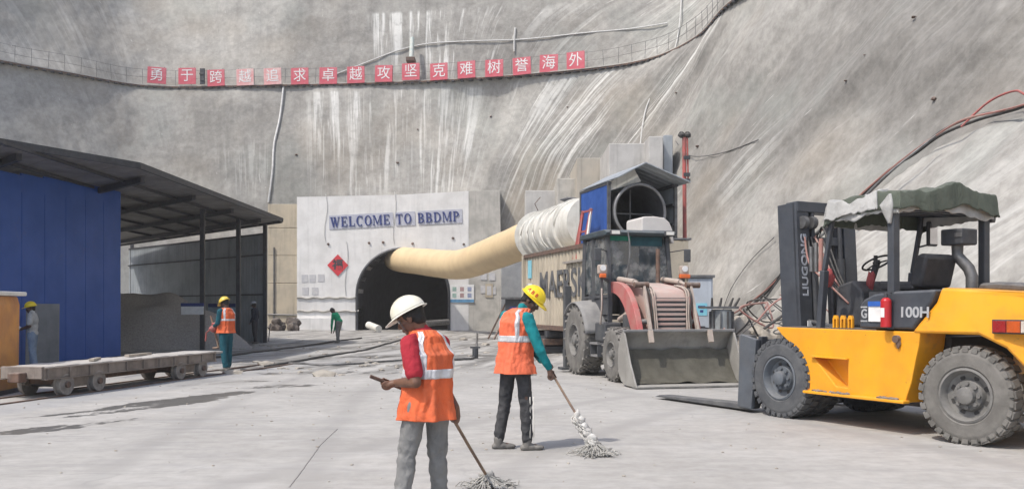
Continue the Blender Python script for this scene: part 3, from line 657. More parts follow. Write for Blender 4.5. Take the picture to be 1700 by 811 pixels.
for k in range(2):
    MB().bar((-1.3 + .3 * k, -.4 - k * .4, 0), (-.45, -.1, 1.7 - .6 * k), .07).build('stay', M_rust, t)

# ------------------------------------------------------------------ ventilation duct
FA = Vector((.266, -.964, 0)).normalized(); FO = Vector((xw(1057, 26.3), 26.3, zw(352, 26.3)))      # fan axis and intake centre
def dp(px, py, Y): return Vector((xw(px, Y), Y, zw(py, Y)))
back = [FO - FA * t for t in (3.2, 8.2)]
J = dp(881, 396, 41)
pts = [dp(655, 428, 68), dp(662, 430, 61.5), dp(700, 434, 57.5), dp(735, 438, 54), dp(762, 439, 51.5), dp(784, 434, 49), dp(812, 423, 46.7), dp(848, 409, 43.8), J]
pts.append(J + (dp(972, 372, 31.5) - J).normalized() * 2.2); dm = bezier(pts, 10)
b0 = J.copy(); rr = [.84 + .006 * math.sin(i * .6) + .004 * math.sin(i * 1.7) for i in range(len(dm))]
o = MB().tube([p - b0 for p in dm], rr, 36).build('air_duct', M_duct, None, smooth=60); o.location = b0
tag(o, 'inflated yellow fabric ventilation duct bending from the fan into the tunnel', 'duct')
K = dp(972, 372, 31.5); J = J + (K - J).normalized() * 1.9
t = thing('fan_tube', 'white ribbed steel ventilation tube on top of the beige container', 'ventilation tube', J)
ax = (K - J); Lx = ax.length; axn = ax.normalized()
MB().tube([axn * .0, axn * (Lx * 1.12)], .90, 32).build('tube', M_whitepaint, t, smooth=40)
rk = random.Random(4)
for k, f_ in enumerate((.0, .17, .335, .52, .70, .87)):
    c0 = axn * (.05 + f_ * Lx)
    MB().tube([c0 - axn * .045, c0 + axn * .045], 1.0 if k else 1.10, 32).build('flange', M_whitepaint, t, smooth=40)
sd0 = axn.cross(V(0, 0, 1)).normalized(); M_rope = mat('pale_rope', (.74, .73, .68), (.6, .59, .55), 8, .8)
for k in range(7):                                             # ropes slung round the tube at odd angles
    f0 = .08 + .135 * k + rk.uniform(-.02, .02); P_ = []
    for j in range(25):
        a_ = j / 24 * 2 * math.pi; P_.append(axn * (Lx * f0 + .45 * math.sin(a_ + rk.random() * .1 + k)) + (sd0 * math.cos(a_) + V(0, 0, 1) * math.sin(a_)) * (.925 + .02 * math.sin(3 * a_ + k)))
    MB().tube(P_, .026, 6).build('binding_rope', M_rope, t, smooth=True)
side = axn.cross(V(0, 0, 1)).normalized()
for sg in (-.55, .15, .8):
    off = (side * -math.cos(sg) + V(0, 0, 1) * math.sin(sg)) * .99
    MB().bar(off + axn * .1, off + axn * Lx, .05, .05).build('rib', M_whitepaint, t)
for k in range(6):
    c0 = axn * (.5 + k * Lx / 6.4) - V(0, 0, 1.0)
    MB().box(c0, (.9, .12, .35), Matrix.Rotation(math.atan2(side.y, side.x), 4, 'Z')).build('saddle', M_whitepaint, t)
MB().lump(axn * (Lx * .8) + V(0, 0, .98), (.5, .25, .1), 3, .5).build('rag', M_dark, t)
MB().tube([V(0, 0, 1.0) , V(-.2, -.1, 1.4), V(.05, 0, 1.7)], .02, 5).build('wire', M_rust, t)
# ------------------------------------------------------------------ container under the duct
ca = math.atan2(FA.y, FA.x)                                    # local x runs toward the camera along the fan axis
CW, CL, CB, CT = 2.44, 7.9, .78, 3.36
c_near = Vector((3.25, 26.6, 0)) + FA * .92
ct = thing('shipping_container', 'beige shipping container lettered MAERSK raised on steel beams behind the backhoe', 'container', c_near - FA * 3.2 - Vector((0, 0, 0)), ca)
M_cont = mat('beige_container_paint', (.50, .44, .34), (.40, .35, .27), 1.5, .65, dust=.35, streak=.5, chips=.6)
# corrugated long side on the left of the picture (local y negative)
def corr(u, v, L_=CL - .3, y=-CW / 2, dep=.05, n=24):
    x = -L_ / 2 + u * L_; ph = (u * n) % 1; k = min(max((abs(ph - .5) - .14) / .10, 0), 1)
    return (x, y + dep * k, CB + .14 + v * (CT - CB - .26))
MB().grid(corr, 24 * 12, 1).build('side_panel', M_cont, ct, recalc=False, solid=.004)
MB().grid(lambda u, v: (lambda p: (p[0], -p[1], p[2]))(corr(u, v)), 24 * 12, 1).build('side_panel', M_cont, ct, recalc=False, solid=.004)
for y in (-CW / 2, CW / 2):
    MB().box((0, y, CB + .07), (CL - .3, .09, .15)).build('bottom_rail', M_rust, ct); MB().box((0, y, CT - .06), (CL - .3, .09, .12)).build('top_rail', M_rust, ct)
    for x in (-CL / 2 + .08, CL / 2 - .08): MB().box((x, y, (CB + CT) / 2), (.16, .16, CT - CB)).build('corner_post', M_cont, ct, bevel=.01)
for x in (-CL / 2 + .03, CL / 2 - .03): MB().box((x, 0, (CB + CT) / 2), (.05, CW - .1, CT - CB - .05)).build('end_wall', M_cont, ct)
MB().box((0, 0, CT - .02), (CL - .1, CW - .1, .05)).build('roof', M_cont, ct); MB().box((0, 0, CB + .05), (CL - .1, CW - .1, .06)).build('floor', M_rust, ct)
Mt = Matrix.Translation((.35, -CW / 2 - .012, CB + 1.42)) @ Matrix.Rotation(R(90), 4, 'X')
text('lettering', 'MAERSK', 1.2, mat('faded_black_print', (.07, .075, .085), (.14, .14, .14), 6, .8, bump=.03), ct, Mt, .008, .02, width=4.6)
MB().box((-3.15, -CW / 2 - .01, CB + 2.05), (.42, .02, .62)).build('sticker', mat('blue_sticker', (.18, .50, .62), (.3, .58, .66), 5, .6), ct)
MB().box((-3.15, -CW / 2 - .01, CB + .95), (.5, .02, 1.2)).build('sticker', mat('white_sticker', (.66, .70, .72), (.6, .66, .7), 5, .6), ct)
bm_ = thing('support_beams', 'stack of dark steel beams carrying the beige container', 'beams', c_near - FA * 3.2, ca)
for x in (-2.7, -1.2, 1.2, 2.7):
    for k in range(3): MB().box((x + .05 * k, 0, .13 + .25 * k), (.28, 2.9 - .15 * k, .20)).build('beam', M_rust if k % 2 else M_dark, bm_, bevel=.01)
MB().box((-1.9, -1.0, .3), (1.2, .5, .5)).build('block', M_dark, bm_)

# ------------------------------------------------------------------ fan house: blue side, gable roof, intake ring, dark inside
FZ = CT + .06
fh = thing('fan_house', 'blue sided gable roofed fan house with a round intake on the container', 'fan house', FO - V(0, 0, FO.z), ca)
# local x forward (to the camera), y to the right of the picture
yl, yr, xb_ = -.86, 1.24, -2.4
zt_l, zt_r, zr = 5.12, 5.12, 5.60
M_blue2 = mat('bright_blue_sheet', (.02, .09, .36), (.015, .07, .28), 2, .5, streak=.3)
for k in range(4):
    x0 = xb_ + k * .6; MB().box((x0 + .3, yl, (FZ + zt_l) / 2), (.595, .04, zt_l - FZ)).build('side_sheet', M_blue2, fh)
for k in range(3):
    h_ = (zt_r - FZ) / 3; MB().box(((xb_ + 0) / 2, yr, FZ + h_ * (k + .5)), (-xb_, .04, h_ - .03)).build('side_sheet', M_greysheet, fh)
    MB().box(((xb_ + 0) / 2, yr - .06, FZ + h_ * (k + 1) - .03), (-xb_, .08, .07)).build('girt', M_dark, fh)
MB().prism([(yl, FZ), (yr, FZ), (yr, zt_r), (-.03, zr - .05), (yl, zt_l)], xb_ - .04, xb_, 'x').build('back_wall', M_greysheet, fh)
MB().prism([(yl + .02, zt_l - .25), (yl + .02, zt_l), (-.08, zr - .06), (.15, zt_l + .05)], -.06, -.02, 'x').build('gable_sheet', M_whitepaint, fh)
for y0, z0, y1, z1 in ((yl - .03, zt_l + .03, -.03, zr), (-.03, zr, yr + .12, zt_r - .02)):
    mb = MB()
    n = 9
    for k in range(n):                                          # each roof sheet is one strip along the slope
        xx = xb_ + k * (-xb_ + .75) / n; wdt = (-xb_ + .75) / n - .02
        m_ = MB(); m_.bar((xx + wdt / 2, y0, z0), (xx + wdt / 2, y1, z1), wdt, .03, up=(0, 0, 1)); m_.build('roof_sheet', M_greysheet, fh)
for (y, z) in ((yl, zt_l), (yr, zt_r)):
    for x in (-.02, xb_ + .05): MB().bar((x, y, FZ - .6), (x, y, z), .09).build('post', M_steel, fh)
    MB().bar((0.1, y, z - .04), (xb_, y, z - .04), .07).build('eave_beam', M_dark, fh)
MB().bar((0, yl, FZ + .02), (0, yr, FZ + .02), .1).build('sill', M_steel, fh)
fn = thing('intake_fan', 'grey round fan intake ring with a dark bore inside the fan house', 'fan', FO, ca)
rg_ = .73
MB().lathe([(rg_ + .05 + .045 * math.cos(a), .24 + .045 * math.sin(a)) for a in [k * math.pi / 4 for k in range(8)]], axis='x', n=48).build('intake_ring', mat('grey_fan_paint', (.24, .24, .245), (.17, .17, .175), 3, .45, .2), fn, smooth=50)
MB().lathe([(rg_ + .05, .24), (rg_ + .03, -.1), (rg_ + .02, -2.0), (rg_ - .02, -2.0), (rg_ - .01, -.1), (rg_ + .02, .24)], axis='x', n=48).build('casing', M_dark, fn, smooth=50)
for k in range(4):
    a = k * math.pi / 2; MB().bar((-.5, 0, 0), (-.5, rg_ * math.cos(a), rg_ * math.sin(a)), .035).build('stay', M_steel, fn)
MB().cyl((-2.0, 0, 0), (-2.02, 0, 0), rg_, n=32).build('rear_guard', M_black, fn)
# red ladder frame leaning on the blue side, on a ledge plank
lp = fh.location; ld = thing('ladder_frame', 'red steel trestle frame leaning on the blue side of the fan house', 'trestle', FO + FA * (-.9) + Vector((-.964, -.266, 0)) * 1.35 - V(0, 0, FO.z) + V(0, 0, FZ - .55 + .08), ca)
for x in (-.35, .35):
    MB().bar((x - .12, -.1, 0), (x, .15, 1.45), .09).build('upright', M_redpipe, ld)
    MB().bar((x + .14, -.1, 0), (x, .15, 1.45), .06).build('brace', M_whitepaint if x > 0 else M_redpipe, ld)
for z in (.35, .8, 1.4): MB().bar((-.4, -.1 + z * .17, z), (.4, -.1 + z * .17, z), .05).build('rung', M_redpipe, ld)
pl_ = thing('timber_plank', 'grey plank ledge along the blue side of the fan house', 'plank', ld.location - V(0, 0, .08), ca)
MB().box((.2, .1, 0), (2.6, .7, .06)).build('board', mat('grey_timber', (.33, .30, .27), (.24, .22, .2), 4, .9), pl_); MB().bar((.2, .3, -.05), (.2, .9, -.8), .07).build('bracket', M_rust, pl_)

# red pole with two heads right of the fan house
Yp = 27.2
t = thing('red_pole', 'tall thin faded red pole with two dark heads right of the fan house', 'pole', (xw(1138, Yp), Yp, 0))
MB().cyl((0, 0, 0), (-.04, 0, zw(228, Yp)), .06, n=8).build('shaft', M_redpipe, t, smooth=40)
MB().cyl((.08, 0, zw(300, Yp)), (.05, 0, zw(226, Yp)), .028, n=6).build('side_pipe', M_redpipe, t)
for dx in (-.09, .09): MB().lump((dx - .03, 0, zw(224, Yp)), .1, 2, .3).build('head', M_black, t)
for py in (262, 290, 300): MB().box((.03, -.03, zw(py, Yp)), (.2, .12, .1)).build('clamp', M_dark, t)
t = thing('timber_post', 'rust brown upright post between the backhoe cab and the blue-grey cabinet', 'post', (xw(1131, 25.5), 25.5, 0))
MB().box((0, 0, 1.7), (.22, .2, 3.4)).build('post', mat('brown_post', (.26, .15, .08), (.16, .10, .07), 3, .85), t, bevel=.01); MB().box((.0, 0, 3.42), (.5, .4, .05)).build('cap', M_steel, t)
# electrical cabinet and transformer
t = thing('electrical_cabinet', 'tall pale blue-grey electrical cabinet right of the backhoe', 'cabinet', (xw(1163, 25), 25, 0), R(-6))
MB().box((0, .3, 1.32), (.66, .7, 2.0)).build('cabinet_body', mat('pale_blue_grey_paint', (.45, .50, .56), (.38, .42, .47), 2, .5, dust=.3, streak=.3), t, bevel=.02)
MB().box((0, .3, 2.36), (.76, .84, .07)).build('cap', M_steel, t); MB().box((0, -.06, 1.35), (.58, .02, 1.8)).build('door', mat('pale_blue_grey_paint', (.45, .5, .56)), t, bevel=.005)
MB().box((.02, -.078, 1.45), (.3, .012, .34)).build('sticker', mat('blue_sticker', (.18, .5, .62)), t); MB().box((.02, -.086, 1.52), (.2, .008, .06)).build('print', M_navy, t); MB().box((.02, -.086, 1.4), (.09, .008, .07)).build('print', M_navy, t)
MB().box((.24, -.08, 1.0), (.03, .04, .12)).build('handle', M_steel, t)
for x in (-.28, .28): MB().box((x, .3, .16), (.1, .7, .32)).build('foot', M_dark, t)
t = thing('transformer', 'grey ribbed transformer drum with insulators beside the pale cabinet', 'transformer', (xw(1198, 23.5), 23.5, 0))
MB().cyl((0, 0, .75), (0, 0, 1.45), .27, n=24).build('tank', mat('grey_drum', (.30, .33, .34), (.22, .24, .25), 3, .5, dust=.3), t, smooth=40, bevel=.02)
MB().box((-.05, 0, 1.5), (.95, .6, .06)).build('shelf', M_steel, t)
for k in range(10): a = k * .63; MB().box((.29 * math.cos(a), .29 * math.sin(a), 1.1), (.07, .025, .6), a).build('fin', M_steel, t)
for k, x in enumerate((-.25, -.05, .2, .32)): MB().cyl((x, 0, 1.5), (x + .05 * k, 0, 1.75), .04, .025, 8).build('insulator', M_black, t)
for x in (-.2, .2): MB().box((x, 0, .38), (.08, .08, .76)).build('leg', M_dark, t)

M_dustred = mat('dusty_red_hose', (.34, .12, .10), (.30, .17, .14), 5, .8, dust=.5)
# rubble, broken hoses and pallets between the backhoe and the right-hand flank
random.seed(21)
t = MB()
t.grid(lambda u, v: (-2.1 + 4.4 * u, -1.5 + 3.4 * v, (1.05 * math.sin(math.pi * u) ** .8 * math.sin(math.pi * v) ** .8 * (1 + .5 * noise.fractal(V(u * 4, v * 4, 1), 1, 2, 4)) - .04) if 0 < u < 1 and 0 < v < 1 else -.05), 60, 50)
for k in range(330):
    u, v = random.random(), random.random(); hh = 1.0 * math.sin(math.pi * u) ** .8 * math.sin(math.pi * v) ** .8
    t.lump((-2.1 + 4.4 * u, -1.5 + 3.4 * v, hh * random.uniform(.9, 1.12)), random.choice((.04, .06, .08, .1, .15, .2)), k, .6, 1)
o = t.build('dirt_pile', M_dirt); o.location = (6.3, 24.2, 0); tag(o, 'pale heap of broken ground between the backhoe bucket and the right flank', 'dirt pile')
for k in range(9):
    a = [(random.uniform(-.9, .9), random.uniform(-.6, .4), random.uniform(.2, 1.3)) for _ in range(5)]
    o = MB().tube(bezier(a, 8), random.uniform(.014, .026), 7).build('hose_coil', M_dustred if k % 3 == 0 else (M_black if k % 3 == 1 else M_steel), smooth=40)
    o.location = (5.6 + k * .24, 22.8 + .2 * (k % 3), .25 + .05 * k)
    tag(o, ['faded red hose tangled at the transformer foot', 'black hose lying over the dirt heap top', 'grey hose stub poking from the heap', 'red hose coil in the middle of the heap', 'black hose loop low on the heap', 'grey bent pipe across the heap', 'red hose end near the forklift mast', 'black hose end near the forklift mast', 'grey pipe end at the heap right side'][k], 'hose')
o = MB().tube(bezier([(0, 0, 0), (.7, .1, .45), (1.3, .3, .6), (2.2, .8, 1.4)], 10), .035, 8).build('black_hose', M_black, smooth=40); o.location = (6.0, 21.5, 1.0); tag(o, 'bent black hose rising from the heap toward the forklift mast', 'hose')
o = MB().tube(bezier([(0, 0, 0), (.5, .1, .5), (1.3, .3, .85), (2.2, .8, 1.6)], 10), .024, 8).build('red_hose', M_dustred, smooth=40); o.location = (5.9, 21.8, 1.15); tag(o, 'red hose arching above the black one behind the forklift mast', 'hose')

# ------------------------------------------------------------------ shed on the left
sh = thing('open_shed', 'long steel shed with blue sheet side and wide overhanging grey roof', 'shed', (-12.2, 28.1, 0))
o0 = Vector((-12.2, 28.1, 0))
def sx(x, y, z): return Vector((x, y, z)) - o0
A, B, Cc, Dd = (-9.7, 38.0), (-9.7, 23.4), (-11.4, 20.1), (-16.5, 11)
ZR = 5.15
u_ = Vector((-.733, .68, 0))
# roof sheets: strips running parallel to the rafters, clipped by the eave line
def eave_x(y):
    if y >= B[1]: return A[0]
    if y >= Cc[1]: return B[0] + (Cc[0] - B[0]) * (B[1] - y) / (B[1] - Cc[1])
    return Cc[0] + (Dd[0] - Cc[0]) * (Cc[1] - y) / (Cc[1] - Dd[1])
ys = np.arange(11, 38.01, .75); ys[-1] = 38.0
def zroof(x, y): return ZR + .012 * (eave_x(min(y, 38)) - x)
for i in range(len(ys) - 1):
    y0, y1 = ys[i] + .012, ys[i + 1] - .012; P = []
    L_ = 15.5
    q4 = [(eave_x(y0), y0), (eave_x(y1), y1), (eave_x(y1) + u_.x * L_, y1 + u_.y * L_), (eave_x(y0) + u_.x * L_, y0 + u_.y * L_)]
    mb = MB(); lo = [mb.bm.verts.new(sx(x, y, ZR + .012 * k * 0 + (0 if k < 2 else -.28))) for k, (x, y) in enumerate(q4)]; hi = [mb.bm.verts.new(v.co + V(0, 0, .05 + .012 * (i % 2))) for v in lo]
    mb.bm.faces.new(lo[::-1]); mb.bm.faces.new(hi)
    for a in range(4): mb.bm.faces.new((lo[a], lo[(a + 1) % 4], hi[(a + 1) % 4], hi[a]))
    mb.build('roof_sheet', M_roofsheet, sh)
for (p, q) in ((A, B), (B, Cc), (Cc, Dd)):
    MB().bar(sx(p[0] + .05, p[1], ZR + .02), sx(q[0] + .05, q[1], ZR + .02), .07, .16).build('fascia', M_dark, sh)
MB().bar(sx(A[0], A[1] + .03, ZR - .02), sx(A[0] + u_.x * 15.5, A[1] + .03 + u_.y * 15.5, ZR - .28), .08, .16).build('fascia', M_dark, sh)
for y in (36.2, 32.6, 28.6, 24.6, 20.8, 17):
    e = Vector((eave_x(y) - .5, y + .35, 0)); MB().bar(sx(e.x, e.y, ZR - .13), sx(e.x + u_.x * 14, e.y + u_.y * 14, ZR - .38), .12, .16).build('rafter', M_dark, sh)
for off in (1.8, 3.6, 5.6, 7.8, 10.2):
    MB().bar(sx(A[0] + u_.x * off, A[1] + u_.y * off - .1, ZR - .05 - .018 * off), sx(A[0] + u_.x * off, 16 + u_.y * off, ZR - .05 - .018 * off), .07, .08).build('purlin', M_dark, sh)
for x, y in ((-11.2, 32.7), (-10.9, 36.0), (-10.55, 38.6), (-20.6, 49.0)):
    MB().box(sx(x, y, ZR / 2 - .1), (.15, .15, ZR)).build('post', M_dark, sh)
# blue side wall in sheets, with the end wall behind it
W0, W1 = Vector((-12.2, 28.1, 0)), Vector((-13.35, 15.5, 0)); n = 13; wd = (W1 - W0); wl = wd.length / n; wn = wd.normalized(); wang = math.atan2(wn.y, wn.x)
for k in range(n):
    c = W0 + wn * (wl * (k + .5)); top = 5.2 - .055 * (k + .5) * wl / .97
    MB().box(sx(c.x, c.y, top / 2), (wl - .003, .06, top), wang).build('wall_sheet', M_blue, sh)
    MB().box(sx(c.x, c.y, 0) + V(.034, 0, top * .45) + wn * (wl / 2), (.02, .008, top * .9), wang).build('seam', M_blue, sh)
MB().bar(sx(W0.x, W0.y, 5.17), sx(W0.x - 8, W0.y + 1, 5.17), .1).build('wall_beam', M_dark, sh)
MB().box(sx(W0.x - 4.2, W0.y, 2.55), (8.4, .06, 5.1)).build('end_wall', M_greysheet, sh)
# back wall of grey corrugated sheets under the far edge of the roof
Q0, Q1 = Vector((-10.55, 38.75, 0)), Vector((-20.8, 49.1, 0)); n = 12; wd = Q1 - Q0; wl = wd.length / n; wn = wd.normalized(); wang = math.atan2(wn.y, wn.x)
for k in range(n):
    c = Q0 + wn * (wl * (k + .5)); cc = sx(c.x, c.y, 0)
    for z0, z1 in ((0, 2.05), (2.07, 3.75), (3.77, 4.66)):
        def crr(u, v): 
            p = cc + wn * ((u - .5) * (wl - .01)) + Vector((wn.y, -wn.x, 0)) * (.035 * math.sin(u * 2 * math.pi * 5)); p.z = z0 + v * (z1 - z0); return p
        MB().grid(crr, 40, 1).build('wall_sheet', M_greysheet, sh, recalc=False, solid=.004)
for z in (2.06, 3.76): MB().bar(sx(Q0.x, Q0.y - .12, z), sx(Q1.x, Q1.y - .12, z), .06).build('girt', M_dark, sh)
MB().bar(sx(Q0.x, Q0.y, 4.66), sx(Q1.x, Q1.y, 4.66), .08).build('girt', M_dark, sh)
# things inside the shed
t = MB()
t.grid(lambda u, v: (-3.4 + 6.8 * u, -2 + 4.5 * v, 2.0 * max(0, math.sin(math.pi * min(max(v, 0), 1))) ** .8 * max(0, math.sin(math.pi * u)) ** .55 * (1 + .25 * noise.noise(V(u * 5, v * 5, 0))) - .05), 40, 30)
o = t.build('gravel_heap', mat('dark_gravel', (.38, .36, .34), (.27, .255, .24), 20, .95, bump=.8, bscale=30, ndist=.04), smooth=True); o.location = (-13.6, 33.8, 0); o.rotation_euler = (0, 0, R(35)); tag(o, 'dark grey gravel heap in the shade inside the shed', 'gravel heap')
t = thing('notice_board', 'small blue and white notice hanging on the shed post above the gravel heap', 'notice', (-11.25, 32.4, 1.4)); MB().box((-.2, -.03, 0), (.8, .03, .3)).build('sheet', M_white, t); MB().box((-.2, -.03, .2), (.82, .035, .12)).build('header', M_navy, t)
t = thing('notice_board', 'blue topped white notice on the grey wall behind the standing worker', 'notice', (-13.0, 41.0, 1.3)); MB().box((0, -.4, 0), (1.3, .03, .45)).build('sheet', mat('pale_blue_sheet', (.3, .4, .5)), t); MB().box((0, -.4, .3), (1.3, .035, .16)).build('header', M_navy, t)
random.seed(5)
for k, (x, y, cM, lab) in enumerate([(-11.6, 36.5, M_rust, 'rusty gas trolley leaning by the second shed post'), (-12.3, 37.4, M_dark, 'black drum standing at the grey shed wall'), (-11.9, 35.4, M_redpipe, 'red hand pump on the shed floor behind the worker'), (-10.9, 39.6, M_redpipe, 'small red canister by the far shed post')]):
    t = thing(['gas_trolley', 'oil_drum', 'hand_pump', 'canister'][k], lab, ['trolley', 'drum', 'pump', 'canister'][k], (x, y, 0))
    MB().cyl((0, 0, .1), (0, 0, .95 - .15 * k), .22 - .02 * k, n=14).build('body', cM, t, smooth=40, bevel=.02); MB().cyl((0, 0, .95 - .15 * k), (0, 0, 1.08 - .15 * k), .08, n=8).build('cap', M_steel, t)
    MB().bar((.2, .1, 0), (.28, .1, 1.1 - .1 * k), .035).build('handle', M_steel, t)

# grey board leaning on the blue wall
o = MB().box((0, 0, .8), (.76, .07, 1.6)).build('concrete_board', mat('grey_board', (.26, .255, .24), (.20, .2, .19), 2, .9, streak=.2), bevel=.02)
o.location = (xw(70, 22.8), 22.8, 0); o.rotation_euler = (R(-5), 0, R(20)); tag(o, 'grey cement board leaning upright on the blue shed wall', 'board')
# orange machine body at the left edge
t = thing('orange_machine', 'orange steel machine housing with openings at the left edge', 'machine', (-9.16, 15.5, 0), R(6))
M_or = mat('orange_machine_paint', (.62, .27, .05), (.46, .19, .05), 2, .6, dust=.35, streak=.3)
MB().prism([(-1.0, .02), (.42, .02), (.44, 1.55), (.40, 1.70), (-1.0, 1.72)], -.5, .6).build('housing', M_or, t, bevel=.03)
MB().box((-.25, -.0, 1.74), (1.6, 1.25, .07)).build('top_lip', M_whitepaint, t, bevel=.02)
for z in (1.42, .95): MB().box((-.18, -.51, z), (.62, .03, .16)).build('vent', M_black, t)
MB().prism([(-.6, .75), (.12, .8), (.16, 1.25), (-.6, 1.28)], -.53, -.50).build('door', M_steel, t, bevel=.01); MB().box((.25, -.53, .35), (.2, .03, .5)).build('patch', M_rust, t)
MB().box((-.2, 0, .04), (1.3, 1.3, .08)).build('skid', M_dark, t)

# ------------------------------------------------------------------ rail flatcar
fd = math.atan2(5.44, 1.13)
fc = thing('rail_flatcar', 'long low dusty rail flatcar with two bogies beside the blue shed', 'flatcar', (-7.50, 17.48, 0), fd)
M_deck = mat('dusty_deck', (.44, .42, .39), (.33, .31, .285), 3, .85, dust=.5, dcol=(.52, .50, .47))
M_side = mat('dusty_flatcar_side', (.25, .21, .18), (.16, .13, .11), 4, .85, dust=.3, dcol=(.42, .38, .34), streak=.3)
LH = 2.68; HW = .39
for k in range(19):
    MB().box((-LH + .15 + k * .3, 0, .50 + .004 * (k % 3)), (.29, HW * 2 - .02, .045)).build('plank', M_deck, fc, bevel=.005)
for y in (-HW, HW): MB().box((0, y, .405), (LH * 2, .03, .19)).box((0, y, .50), (LH * 2, .08, .02)).box((0, y, .32), (LH * 2, .08, .02)).build('side_beam', M_side, fc, bevel=.004)
for x in (-LH, LH): MB().box((x, 0, .43), (.08, HW * 2, .2)).build('end_beam', M_side, fc, bevel=.01)
for k in range(11):
    for y in (-HW - .02, HW + .02): MB().box((-2.6 + k * .52, y, .41), (.035, .05, .16)).build('stake_pocket', M_side, fc)
for sx_ in (-1, 1): MB().box((sx_ * (LH + .12), 0, .36), (.2, .22, .16)).build('coupler', M_rust, fc, bevel=.02)
M_wheel = mat('dusty_rail_wheel', (.28, .26, .24), (.17, .15, .14), 8, .8, dust=.3)
wh0 = None
for bx in (-1.72, 1.72):
    MB().box((bx, 0, .27), (1.0, .56, .14)).build('bogie_frame', M_rust, fc, bevel=.02)
    for y in (-.36, .36): MB().prism([(bx - .62, .2), (bx - .5, .33), (bx + .5, .33), (bx + .62, .2), (bx + .3, .13), (bx - .3, .13)], y * .8 - .03, y * .8 + .03).build('side_frame', M_side, fc)
    for ax_ in (-.42, .42):
        MB().cyl((bx + ax_, -.33, .19), (bx + ax_, .33, .19), .035, n=8).build('axle', M_dark, fc)
        for y in (-.36, .36):
            if wh0 is None:
                wh0 = MB().lathe([(.04, -.05), (.12, -.03), (.17, -.05), (.18, -.05), (.18, .03), (.21, .045), (.21, .06), (.12, .05), (.04, .05)], n=24).build('wheel', M_wheel, fc, smooth=40); o = wh0
                h0 = MB().cyl((0, -.09, 0), (0, .05, 0), .055, n=12).build('hub', M_rust, wh0)
            else: o = dup(wh0, parent=fc)
            o.location = (bx + ax_, y * 1.0, .20); o.rotation_euler = (0, 0, 0 if y < 0 else math.pi)
MB().prism([(-.9, .2), (-.7, .36), (.7, .36), (.9, .2)], -.12, .12).build('belly_tank', M_rust, fc)
for k, (x, y, l, rz) in enumerate([(.6, .1, .9, .1), (-1.0, -.1, .5, .4)]):
    o = MB().box((0, 0, .03), (l, .09, .045)).build('timber_offcut', mat('pale_timber', (.45, .40, .33)), bevel=.005); p = fc.matrix_basis @ V(0, 0, 0)
    c, s_ = math.cos(fd), math.sin(fd); o.location = (-7.50 + x * c - y * s_, 17.48 + x * s_ + y * c, .53); o.rotation_euler = (0, 0, fd + rz); tag(o, ['long pale timber offcut lying on the flatcar deck', 'short timber offcut near the left end of the flatcar deck'][k], 'timber')
# rails under it, running to the tunnel mouth
tr = thing('rail_track', 'narrow gauge rails half buried in mud running toward the tunnel', 'track', (-7.50, 17.48, 0), fd)
for y in (-.36, .36): MB().box((0, y, .0), (14, .06, .05)).build('rail', M_rust, tr)
mb = None
# ducts and pipes lying on the floor by the tunnel mouth
def gline(name, label, cat, pts, r, m):
    P = bezier([(x, y, gz(x, y) + r * .8) for x, y in pts], 10); P = [V(p.x, p.y, gz(p.x, p.y) + r * .75) for p in P]; b0 = P[0].copy()
    o = MB().tube([p - b0 for p in P], r, 8).build(name, m, None, smooth=40); o.location = b0; return tag(o, label, cat)
def gq(*a): return [gp(px, py) for px, py in a]
o = MB().cyl((0, 0, .32), (.8, -1.2, .1), .22, n=16).build('drain_pipe', M_whitepaint, smooth=40); o.location = (xw(612, 56), 56, .1); tag(o, 'thick white pipe end lying at the tunnel mouth', 'pipe')
o = MB().cyl((0, 0, .32), (1.2, 1.6, .4), .17, n=16).build('drain_pipe', M_steel, smooth=40); o.location = (xw(706, 52), 52, .25); tag(o, 'grey pipe end behind the white helmeted worker', 'pipe')
gline('floor_hose', 'dark hose curving over the mud toward the tunnel left side', 'hose', gq((440, 608), (480, 603), (520, 596), (600, 582), (660, 566), (700, 557)), .035, M_black)
gline('floor_hose', 'grey hose snaking across the mud behind the first sweeper', 'hose', gq((480, 604), (560, 606), (640, 600), (700, 596), (760, 598)), .03, M_steel)
gline('floor_hose', 'pale hose ending at a dark valve on the clean slab', 'hose', gq((740, 600), (765, 598), (789, 592), (791, 570), (792, 553)), .04, M_steel)
gline('floor_hose', 'dark hose along the shed front on the ground', 'hose', gq((210, 612), (330, 597), (430, 585), (520, 572), (600, 562)), .04, M_black)
o = MB().cyl((0, 0, 0), (0, 0, .3), .09, n=10).box((0, 0, .32), (.3, .05, .05)).build('valve', M_dark); o.location = (*gp(789, 594), 0); tag(o, 'small dark valve standing at the end of the pale hose', 'valve')
# scattered stones and rags on the muddy part
random.seed(33); mb = MB()
for k in range(200):
    px = random.uniform(200, 930); py = random.uniform(556, 625); x, y = gp(px, py)
    if x > 1.8 or x < -12: continue
    r = random.uniform(.02, .07) * (1 + (random.random() < .06) * 1.6); mb.lump((x, y, gz(x, y) + r * .2), (r * random.uniform(1, 2), r, r * .6), k, .5, 1)
tag(mb.build('scattered_stones', M_dirt), kind='stuff')
random.seed(34); mb = MB()
for k in range(500):
    x = random.uniform(-9, 8); y = random.uniform(5.5, 24); r = random.uniform(.004, .016); mb.lump((x, y, gz(x, y) + r * .3), (r * 1.3, r, r * .7), k, .5, 1)
tag(mb.build('grit', M_dirt), kind='stuff')
